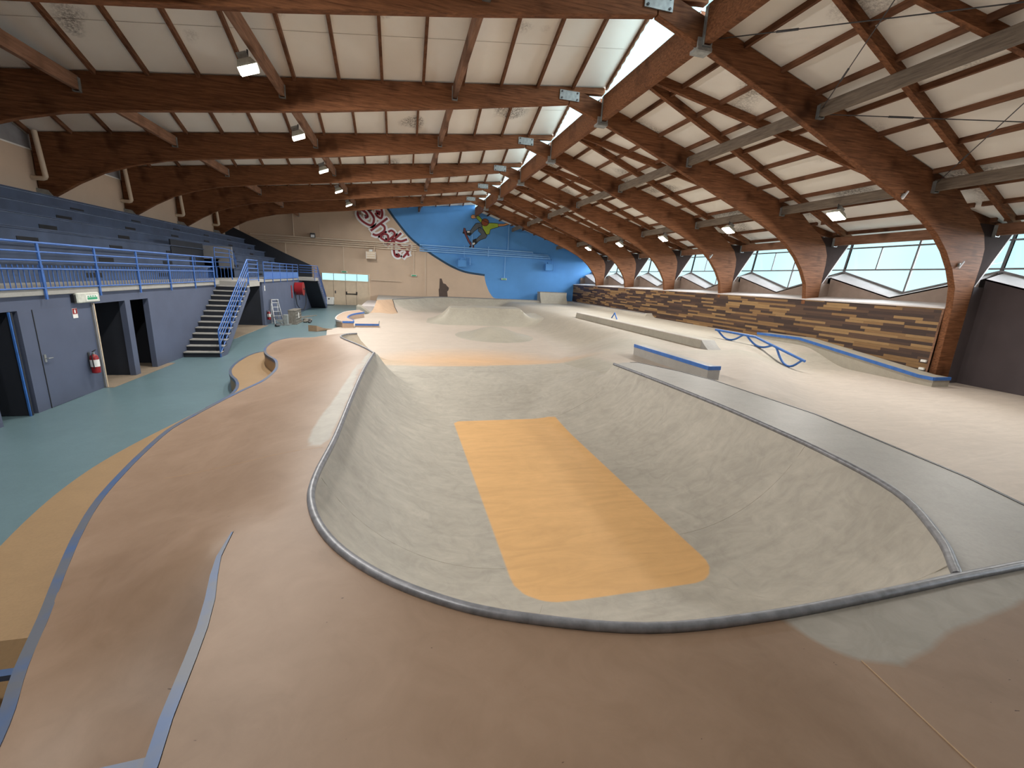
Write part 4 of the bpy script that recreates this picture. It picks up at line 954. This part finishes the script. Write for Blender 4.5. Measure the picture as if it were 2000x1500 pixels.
t = thing('wall_switch', 'small white switch plate on the slate wall above the stepladder', 'switch', (-7.2, 27.0, 2.0)); MB().box(0, 0.02, -0.05, 0.05, -0.14, 0.14).build('plate', 'white', t, bevel=0.005); MB().box(0.02, 0.03, -0.02, 0.02, -0.03, 0.03).build('rocker', 'old_white', t)
# hose reel
t = thing('hose_reel', 'red fire hose reel with a looped black hose on the slate wall under the landing', 'hose reel', (-7.2, 34.3, 1.75))
MB().cyl((0.04, 0, 0), 0.44, 0.50, 36, 0, 'x').build('drum', 'red', t, 40)
MB().cyl((0.54, 0, 0), 0.47, 0.03, 36, 0, 'x').build('flange', 'red', t, 40)
MB().cyl((0.0, 0, 0), 0.06, 0.65, 16, 0, 'x').build('axle', 'dark_steel', t)
MB().tube([(0.6, 0.38, -0.1), (0.62, 0.42, -0.6), (0.6, 0.30, -1.15), (0.5, 0.05, -1.45), (0.3, -0.2, -1.45), (0.15, -0.34, -1.1), (0.1, -0.38, -0.5), (0.1, -0.36, -0.1)], 0.028, 10).build('hose', 'black', t, 60)
MB().tube([(0.2, 0.2, -0.3), (0.22, 0.22, -0.8)], 0.022, 8).build('nozzle', 'black', t)
t = thing('red_cabinet', 'flat red cabinet door ajar beside the hose reel', 'cabinet', (-7.2, 33.2, 1.55)); MB().box(0, 0.04, -0.10, 0.10, -0.4, 0.45).build('cabinet_body', 'red', t, bevel=0.01); MB().box(0.04, 0.06, 0.06, 0.08, -0.05, 0.08).build('latch', 'galv', t)
# stepladder leaning on the wall
t = thing('stepladder', 'grey aluminium stepladder leaning against the slate wall', 'ladder', (-6.75, 27.5, 0.0), None, -0.95)
for y in (-0.24, 0.24): MB().beam((0.12, y, 0), (-0.36, y*0.7, 1.35), 0.035, 0.08).build('side_rail', 'alu', t)
for k in range(5): z = 0.22+0.24*k; MB().box(0.12-0.355*z-0.06, 0.12-0.355*z+0.06, -0.24+0.05*z, 0.24-0.05*z, z-0.015, z+0.015).build('step', 'alu', t)
MB().box(-0.43, -0.27, -0.19, 0.19, 1.33, 1.37).build('top_tray', 'alu', t)
for y in (-0.2, 0.2): MB().beam((-0.40, y, 0), (-0.40, y*0.8, 1.33), 0.025, 0.05).build('rear_leg', 'alu', t)
# upright crate of grey boards
t = thing('slatted_crate', 'grey slatted wooden crate standing on its side near the stepladder', 'crate', (-6.0, 28.1, 0))
for y in (-0.75, 0.75): MB().box(-0.18, 0.2, y-0.03, y+0.03, 0.06, 0.78).build('end_board', 'pallet', t)
for k in range(4): MB().box(0.17, 0.2, -0.75, 0.75, 0.10+0.17*k, 0.24+0.17*k).build('slat', 'pallet', t)
MB().box(-0.2, 0.22, -0.8, 0.8, 0.76, 0.80).build('top_board', 'pallet', t); MB().box(-0.25, 0.26, -0.85, 0.85, 0.0, 0.07).build('bottom_board', 'pallet', t)
tag(MB().box(0.2, 0.205, -0.02, 0.14, 0.3, 0.62).build('paper_label', 'white', t), 'white paper label', None)
t = thing('machine_base', 'squat grey metal base with a foot plate beside the slatted crate', 'machine part', (-6.25, 26.9, 0))
MB().box(-0.25, 0.25, -0.2, 0.3, 0.0, 0.07).build('foot_plate', 'galv', t); MB().box(-0.08, 0.16, -0.12, 0.12, 0.07, 0.6).build('column', 'galv', t, bevel=0.02); MB().box(-0.4, -0.08, -0.08, 0.08, 0.18, 0.3).build('arm', 'galv', t)
for k, (x, y, dx, rz) in enumerate(((-6.35, 31.3, 2.6, 1.35), (-6.6, 31.0, 2.2, 1.45), (-6.1, 31.7, 2.8, 1.28))):
    m = MB().box(-dx/2, dx/2, -0.07, 0.07, 0, 0.045); o = m.build('timber_plank', 'pallet', bevel=0.004); o.location = (x, y, 0.0); o.rotation_euler.z = rz
    tag(o, ['middle plank of the three pale planks lying on the green floor behind the crate', 'pale plank lying closest to the slate wall behind the crate', 'longest pale plank lying toward the green floor behind the crate'][k], 'plank', 'planks on the floor')
t = thing('pole_tool', 'thin pole leaning down from the red extinguisher to the floor', 'pole'); MB().tube([(-7.15, 27.25, 0.62), (-6.3, 26.7, 0.02)], 0.018, 8).build('shaft', 'pallet', t)
for k, (x, y, s) in enumerate(((-5.5, 28.5, 0.16), (-5.35, 28.9, 0.13), (-5.6, 29.2, 0.18), (-5.25, 28.3, 0.10), (-5.45, 29.6, 0.12), (-6.5, 26.2, 0.14))):
    bm = bmesh.new(); bmesh.ops.create_icosphere(bm, subdivisions=2, radius=s)
    for v in bm.verts: v.co *= 1+random.uniform(-0.22, 0.22); v.co.z *= 0.6
    me = bpy.data.meshes.new('rag_bundle'); bm.to_mesh(me); bm.free(); me.materials.append(M['dark_steel' if k % 2 else 'pallet'])
    o = bpy.data.objects.new('rag_bundle', me); o.location = (x, y, s*0.55); COL.objects.link(o)
    tag(o, 'crumpled grey bundle of rubble on the green floor beside the crate', 'rubble', 'rubble beside the crate')
t = thing('appliance_box', 'white appliance box standing by the beige double door', 'box', (-6.25, 43.7, 0))
MB().box(-0.35, 0.32, -0.3, 0.3, 0.06, 0.72).build('box_body', 'white', t, bevel=0.02); MB().box(-0.33, 0.30, -0.28, 0.28, 0.0, 0.06).build('plinth', 'dark_steel', t); MB().cyl((-0.05, -0.3, 0.58), 0.07, -0.02, 16, 0, 'y').build('dial', 'dark_steel', t)

# ------------------------------------------------------------------ end wall fittings
d = struct(MB().box(-7.0, -2.84, YEND-0.05, YEND-0.01, 0, 2.2).build('door_4', 'cream'))
m = MB()
for x in (-6.0, -4.93, -3.98): m.box(x-0.012, x+0.012, YEND-0.056, YEND-0.049, 0, 2.2)
m.build('leaf_gap', 'brown_paint', d)
m = MB()
for x in (-4.86, -3.95): m.box(x-0.05, x+0.05, YEND-0.15, YEND-0.05, 0.98, 1.25)
m.tube([(-4.86, YEND-0.15, 1.05), (-3.95, YEND-0.15, 1.05)], 0.035, 10); m.build('push_bar', 'black', d)
m = MB(); m.box(-5.9, -5.8, YEND-0.08, YEND-0.05, 1.05, 1.3); m.build('door_handle', 'dark_steel', d)
MB().box(-2.84, -2.74, YEND-0.12, YEND, 0, 2.9).box(-7.0, -2.74, YEND-0.1, YEND, 2.86, 2.94).box(-7.0, -2.74, YEND-0.1, YEND, 2.18, 2.26).build('door_frame', 'cream', d)
w = MB()
for x in (-6.97, -5.96, -4.92, -3.9, -2.88): w.box(x-0.025, x+0.025, YEND-0.04, YEND+0.02, 2.24, 2.88)
o = struct(w.build('window_12', 'mullion')); MB().box(-7, -2.84, YEND, YEND+0.006, 2.24, 2.86).build('pane', 'glass', o)
YP = YEND-0.17
def pipe(pts, r, label, mat, cat='pipe'):
    return tag(MB().tube(pts, r, 10).build('wall_pipe', mat, None, 60), label, cat, 'pipes on the end wall')
def zpipe(z0, s): return lambda x: z0+s*(x+12.5)
for nm, z0, s, r in (('topmost', 5.90, 0.0, 0.07), ('second', 5.70, 0.0, 0.04), ('third', 5.55, 0.0, 0.06), ('lowest', 5.36, -0.0, 0.06)):
    f = zpipe(z0, s)
    pipe([(-12.6, YP, f(-12.6)), (1.6, YP, f(1.6))], r, nm+' long beige pipe running across the beige part of the end wall', 'pipe_cream')
    xe = {'topmost': 13.2, 'second': 14.9, 'third': 15.0, 'lowest': 15.1}[nm]
    pipe([(1.9, YP, f(1.9)), (xe, YP, f(xe)), (xe, YP, f(xe)-0.12)], r, nm+' long blue pipe running across the blue part of the end wall', 'pipe_blue')
for x, z0, z1, mat, lab in ((-9.1, 5.9, 8.35, 'pipe_cream', 'upright beige rain pipe at the top of the wall near the grandstand'), (-9.85, 3.35, 5.35, 'pipe_cream', 'thin upright beige pipe dropping toward the grandstand'), (-5.0, 3.15, 5.35, 'pipe_cream', 'thin upright pipe dropping to the exit light over the double door'),
                        (1.35, 3.12, 5.3, 'pipe_cream', 'thin upright pipe dropping to the exit light beside the silhouette'), (2.45, 1.2, 5.25, 'pipe_cream', 'long thin upright pipe ending above the quarter pipe'),
                        (10.35, 3.2, 5.3, 'pipe_blue', 'thin upright blue pipe dropping to the exit light on the blue wall'), (10.6, 5.9, 8.3, 'pipe_blue', 'upright blue downpipe under the roof'), (6.95, 5.9, 7.2, 'pipe_blue', 'short upright blue pipe behind the painted skater')):
    pipe([(x, YP, z0), (x, YP, z1)], 0.04 if z1 > 7 else 0.028, lab, mat)
pipe([(-2.6, YP, 2.42), (0.15, YP, 2.40)], 0.03, 'short level pipe beside the transom of the double door', 'pipe_cream')
pipe([(6.2, YP, 6.1), (6.2, YP, 5.9), (6.2, YP, 5.0), (6.8, YP, 5.0), (6.8, YP, 4.3)], 0.03, 'crooked blue pipe running down to the blue heater', 'pipe_blue')
pipe([(8.6, YP, 6.15), (8.6, YP, 5.2)], 0.045, 'short upright blue pipe crossing the long pipes', 'pipe_blue')
pipe([(-9.05, YP, 8.5), (-9.6, YP, 8.75), (-10.6, YP, 8.7)], 0.05, 'bent beige pipe under the last timber frame', 'pipe_cream')
for cx_, z, mat, lab in ((-2.55, 4.66, 'cream', 'cream unit heater on the beige wall beside the big lettering'), (5.95, 4.38, 'wall_blue', 'blue painted unit heater under the painted skater'), (14.95, 4.5, 'wall_blue', 'blue painted unit heater near the plank wall')):
    t = thing('unit_heater', lab, 'heater', (cx_, YEND-0.45, z), 'unit heaters on the end wall')
    MB().box(-0.42, 0.42, -0.25, 0.18, -0.33, 0.33).build('heater_body', mat, t, bevel=0.02)
    m = MB()
    for k in range(3): m.box(-0.40, 0.40, -0.27, -0.25, -0.24+0.2*k, -0.21+0.2*k)
    for x in (-0.4, 0.4): m.box(x-0.02, x+0.02, -0.27, -0.25, -0.32, 0.32)
    m.build('front_frame', 'white' if mat == 'cream' else mat, t)
    MB().box(-0.2, 0.3, 0.18, 0.45, 0.0, 0.12).build('wall_arm', mat, t); MB().tube([(0.3, 0.1, 0.33), (0.3, 0.1, 0.75), (0.3, 0.38, 0.8)], 0.04, 8).build('flue', mat, t); MB().box(-0.15, 0.15, -0.05, 0.15, 0.33, 0.52).build('fan_motor', 'galv' if mat == 'cream' else mat, t)
for x, z, lab in ((-5.0, 3.05, 'small white exit light over the beige double door'), (1.36, 3.02, 'small white exit light on the beige wall beside the silhouette'), (10.33, 3.1, 'small white exit light on the blue wall')):
    t = thing('emergency_light', lab, 'exit sign', (x, YEND-0.12, z), 'emergency exit lights'); MB().box(-0.28, 0.28, -0.06, 0.1, -0.09, 0.09).build('light_body', 'old_white', t, bevel=0.02); MB().box(-0.2, 0.2, -0.066, -0.06, -0.05, 0.05).build('sign_face', 'green_sign', t)
t = thing('wall_spotlight', 'small grey spotlight on the beige wall above the long pipes', 'spotlight', (-7.5, YEND-0.3, 6.1)); MB().box(-0.2, 0.2, -0.12, 0.12, -0.22, 0.2).build('housing', 'dark_steel', t, bevel=0.03); MB().box(-0.15, 0.15, -0.13, -0.12, -0.18, 0.05).build('lens', 'letter_white', t); MB().box(-0.04, 0.04, 0.1, 0.3, -0.03, 0.03).build('bracket', 'dark_steel', t); MB().tube([(0.55, 0.2, -0.05), (0.55, 0.2, 1.1)], 0.02, 6).build('conduit', 'beige', t)
SKATER = {
 'board': [(6.125, 7.761), (6.279, 7.736), (6.407, 7.199), (6.732, 6.599), (7.149, 6.145), (7.195, 5.925), (6.982, 5.964), (6.563, 6.514), (6.279, 7.081), (6.079, 7.395)],
 'rear_shoe': [(6.362, 7.488), (6.707, 7.563), (6.886, 7.233), (6.736, 7.061), (6.408, 7.185)],
 'front_shoe': [(7.041, 6.693), (7.349, 6.839), (7.493, 6.464), (7.302, 6.289), (6.977, 6.157), (6.916, 6.389)],
 'front_leg': [(7.567, 7.925), (8.04, 7.791), (8.454, 7.195), (8.305, 6.948), (7.822, 6.767), (7.453, 6.484), (7.306, 6.711), (7.625, 7.049), (7.884, 7.288), (7.546, 7.572)],
 'rear_leg': [(7.462, 8.295), (7.866, 8.326), (7.957, 7.953), (7.63, 7.886), (7.173, 7.531), (6.887, 7.218), (6.711, 7.44), (7.008, 7.898), (7.293, 8.246)],
 'shirt': [(7.286, 9.04), (7.598, 8.957), (7.919, 8.62), (8.554, 8.378), (8.868, 8.416), (9.502, 8.412), (9.563, 8.086), (8.967, 7.895), (8.749, 7.791), (8.67, 7.358), (8.357, 7.277), (8.026, 7.739), (7.836, 8.309), (7.452, 8.642), (7.237, 8.842)],
 'left_forearm': [(6.789, 8.907), (6.939, 9.027), (7.302, 9.02), (7.294, 8.738), (6.988, 8.664), (6.817, 8.708)],
 'right_forearm': [(9.527, 8.378), (10.06, 8.418), (10.534, 8.571), (10.639, 8.402), (10.085, 8.213), (9.537, 8.128)],
 'hair': [(8.575, 8.452), (8.543, 8.301), (8.443, 8.174), (8.294, 8.096), (8.127, 8.084), (7.975, 8.139), (7.867, 8.25), (7.825, 8.395), (7.857, 8.546), (7.957, 8.672), (8.105, 8.749), (8.271, 8.762), (8.424, 8.708), (8.533, 8.598)],
 'shoe_stripe': [(6.439, 7.479), (6.709, 7.513), (6.774, 7.386), (6.497, 7.337)],
 'shoe_stripe2': [(7.002, 6.395), (7.203, 6.482), (7.269, 6.338), (7.038, 6.212)],
 'wheel': [(6.219, 7.318), (6.19, 7.243), (6.114, 7.208), (6.038, 7.233), (6.005, 7.302), (6.034, 7.376), (6.11, 7.412), (6.186, 7.387)],
 'wheel2': [(6.901, 6.055), (6.871, 5.991), (6.795, 5.96), (6.717, 5.981), (6.683, 6.042), (6.714, 6.106), (6.79, 6.137), (6.868, 6.116)],
}
STROKES = [
 [(-2.673, 8.632), (-2.888, 8.901), (-3.242, 8.946), (-3.492, 8.776), (-3.576, 8.514), (-3.621, 8.202), (-3.412, 7.821), (-2.974, 7.498), (-2.528, 7.352), (-2.297, 7.549), (-2.218, 7.958), (-2.389, 8.323), (-2.673, 8.632)],
 [(-3.297, 8.625), (-3.055, 8.535), (-2.86, 8.352), (-2.769, 8.093), (-2.96, 7.967)],
 [(-1.519, 8.793), (-1.468, 8.419), (-1.581, 8.043), (-1.874, 8.163), (-2.058, 8.407)],
 [(-1.999, 8.598), (-1.705, 8.587), (-1.756, 8.342)],
 [(-1.056, 8.048), (-2.495, 6.905)],
 [(-1.57, 7.514), (-1.3, 7.308), (-1.33, 6.943), (-1.681, 6.645), (-2.05, 6.506), (-2.322, 6.578)],
 [(-0.916, 6.904), (-0.66, 7.014), (-0.394, 6.804), (-0.505, 6.521), (-1.328, 5.891)],
 [(-0.998, 6.235), (-1.015, 6.555), (-1.312, 6.694), (-1.592, 6.492), (-1.606, 6.285), (-1.209, 6.06)],
 [(0.176, 6.821), (-1.054, 5.679)],
 [(0.689, 6.302), (0.168, 6.119), (-0.37, 6.208)],
 [(-0.442, 6.042), (-0.485, 5.39), (-0.413, 4.881), (-0.18, 4.698), (0.02, 4.789), (-0.092, 4.924)],
 [(-0.071, 5.835), (0.397, 5.539), (0.703, 5.253), (0.867, 4.886)],
 [(1.016, 5.727), (0.492, 5.545), (-0.031, 5.241)],
 [(1.007, 5.717), (0.846, 5.262), (0.388, 4.684)],
]
# the big cut-out lettering and the painted skater (flat things fixed on the wall)
def ribbon(m, pts, w, y0, y1, mi=0, taper=False):
    P = [Vector((x, 0, z)) for x, z in pts]
    Q = [Vector((x, 0, z)) for x, z in smooth_line([(p.x, p.z) for p in P], 5)] if len(P) > 2 else P
    n = len(Q); L = []; R = []
    for i, p in enumerate(Q):
        d = (Q[min(i+1, n-1)]-Q[max(i-1, 0)]).normalized(); nn = Vector((-d.z, 0, d.x)); ww = w/2
        q = p.copy()
        if i == 0: q = p-d*w*0.3
        if i == n-1: q = p+d*w*0.3
        L.append(q+nn*ww); R.append(q-nn*ww)
    vs = [(p.x, y0, p.z) for p in L]+[(p.x, y0, p.z) for p in R]+[(p.x, y1, p.z) for p in L]+[(p.x, y1, p.z) for p in R]
    fs = []
    for i in range(n-1): fs += [(i, i+1, n+i+1, n+i), (2*n+i, 3*n+i, 3*n+i+1, 2*n+i+1), (i, 2*n+i, 2*n+i+1, i+1), (n+i, n+i+1, 3*n+i+1, 3*n+i)]
    fs += [(0, n, 3*n, 2*n), (n-1, 3*n-1, 4*n-1, 2*n-1)]
    m.add(vs, fs, mi)
t = thing('lettering_sign', 'big maroon and white cut-out lettering slanting down the beige end wall', 'sign')
letters = [STROKES[0:4], STROKES[4:6], STROKES[6:8], STROKES[8:11], STROKES[11:14]]
for L in letters:
    m = MB()
    for i, s in enumerate(L): ribbon(m, s, 0.52, YEND-0.06-0.001*i, YEND-0.03)
    b = m.build('letter_backing', 'letter_white', t)
    m = MB()
    for i, s in enumerate(L): ribbon(m, s, 0.19, YEND-0.09-0.001*i, YEND-0.055)
    m.build('letter', 'maroon', t)
t = thing('skater_mural', 'painted figure of a skateboarder in a green shirt in mid-air on the blue wall', 'mural')
cols = {'board': ('mural_board', (0.17, 0.05, 0.06)), 'shirt': ('mural_shirt', (0.33, 0.46, 0.05)), 'hair': ('mural_hair', (0.27, 0.075, 0.03)), 'skin': ('mural_skin', (0.58, 0.27, 0.12)), 'jeans': ('mural_jeans', (0.10, 0.115, 0.13))}
for k, (n, c) in cols.items(): M[n] = paint(n, c, 0.7, 0.08)
layer = {'board': ('mural_board', 0), 'rear_shoe': ('black', 2), 'front_shoe': ('black', 2), 'front_leg': ('mural_jeans', 3), 'rear_leg': ('mural_jeans', 3), 'shirt': ('mural_shirt', 4), 'left_forearm': ('mural_skin', 4), 'right_forearm': ('mural_skin', 4), 'hair': ('mural_hair', 6), 'shoe_stripe': ('white', 5), 'shoe_stripe2': ('white', 5), 'wheel': ('black', 1), 'wheel2': ('black', 1)}
for k, (mat, ly) in layer.items():
    p = SKATER[k]; y = YEND-0.012-0.004*ly; nm = {'shoe_stripe2': 'shoe_stripe', 'wheel2': 'wheel'}.get(k, k)
    MB().prism(p, y, YEND-0.004).build(nm, mat, t)
    if not k.startswith(('shoe_s', 'wheel')):
        o = MB(); o.tube([(x, y, z) for x, z in p], 0.022, 5, 0, True); o.build('outline', 'black', t)

# ------------------------------------------------------------------ floodlights
def flood(loc, aim, label, group, power=FLOOD_POWER):
    t = thing('floodlight', label, 'floodlight', loc, group)
    d = Vector(aim).normalized(); q = d.to_track_quat('-Z', 'Y'); R_ = q.to_matrix().to_4x4()
    def rot(m):
        m.v = [tuple(R_ @ Vector(v)) for v in m.v]; return m
    h = MB(); h.add([(-0.17,-0.15,0.18),(0.17,-0.15,0.18),(0.17,0.15,0.18),(-0.17,0.15,0.18),(-0.26,-0.23,0.0),(0.26,-0.23,0.0),(0.26,0.23,0.0),(-0.26,0.23,0.0)], [(0,1,2,3),(0,4,5,1),(1,5,6,2),(2,6,7,3),(3,7,4,0)])
    rot(h).build('housing', 'old_white', t)
    g = MB().box(-0.24, 0.24, -0.21, 0.21, -0.035, -0.005); rot(g).build('lamp_glass', 'lamp', t)
    b = MB().box(-0.05, 0.05, -0.12, 0.12, 0.18, 0.36); rot(b).build('ballast', 'galv', t)
    m = MB(); m.tube([(0, 0, 0.15), (0, 0, 0.42)], 0.02, 6); m.build('bracket', 'dark_steel', t)
    l = lamp('AREA', 'floodlight_beam', (0, 0, 0), power, FLOOD_COLOR, shape='RECTANGLE', size=0.46, size_y=0.40)
    l.parent = t; l.matrix_local = Matrix.Translation(d*0.05) @ R_
    return t
for b in range(-1, 6):  # bays nearest the camera: unseen lamps added to brighten bowl and deck
    ym = FY(b)+S/2-0.2; pw = FLOOD_POWER*{-1: 0.7, 0: 0.92}.get(b, 1.25)
    flood((-3.52, ym, 7.82), (0.35, 0.05, -0.85), 'lit floodlight hanging in the stairs-side row, %s' % bay_words(b), 'floodlights', pw)
    flood((15.7, ym+0.25, 5.98), (-0.45, 0.0, -0.75), 'lit floodlight hanging in the window-side row, %s' % bay_words(b), 'floodlights', pw*0.58)
# small fittings on the first timber leg
for k, (x, z, y, lab) in enumerate(((14.62, 6.12, FY(1)-0.16, 'small white lamp holder on the curved leg of the large timber frame'), (17.72, 4.28, FY(1)-0.16, 'small pale fitting on the inner edge of the large timber leg'), (16.9, 4.9, FY(3)-0.2, 'small grey fitting on the curved leg two frames behind'))):
    t = thing('wall_fitting', lab, 'fitting', (x, y, z)); MB().tube([(-0.05, 0, -0.10), (0.1, 0, 0.12)], 0.03, 8).build('tube_body', 'letter_white' if k < 2 else 'galv', t); MB().box(-0.04, 0.04, 0.0, 0.07, -0.05, 0.05).build('base_plate', 'galv', t)
# plug of white blocks at the end of the plank wall
for z, lab in ((1.02, 'upper small pale block at the end of the plank wall'), (0.74, 'lower small pale block at the end of the plank wall')):
    tag(MB().box(17.93, 18.0, FY(1)+0.2, FY(1)+0.36, z-0.04, z+0.04).build('wall_block', 'white'), lab, 'block', 'blocks on the plank wall')
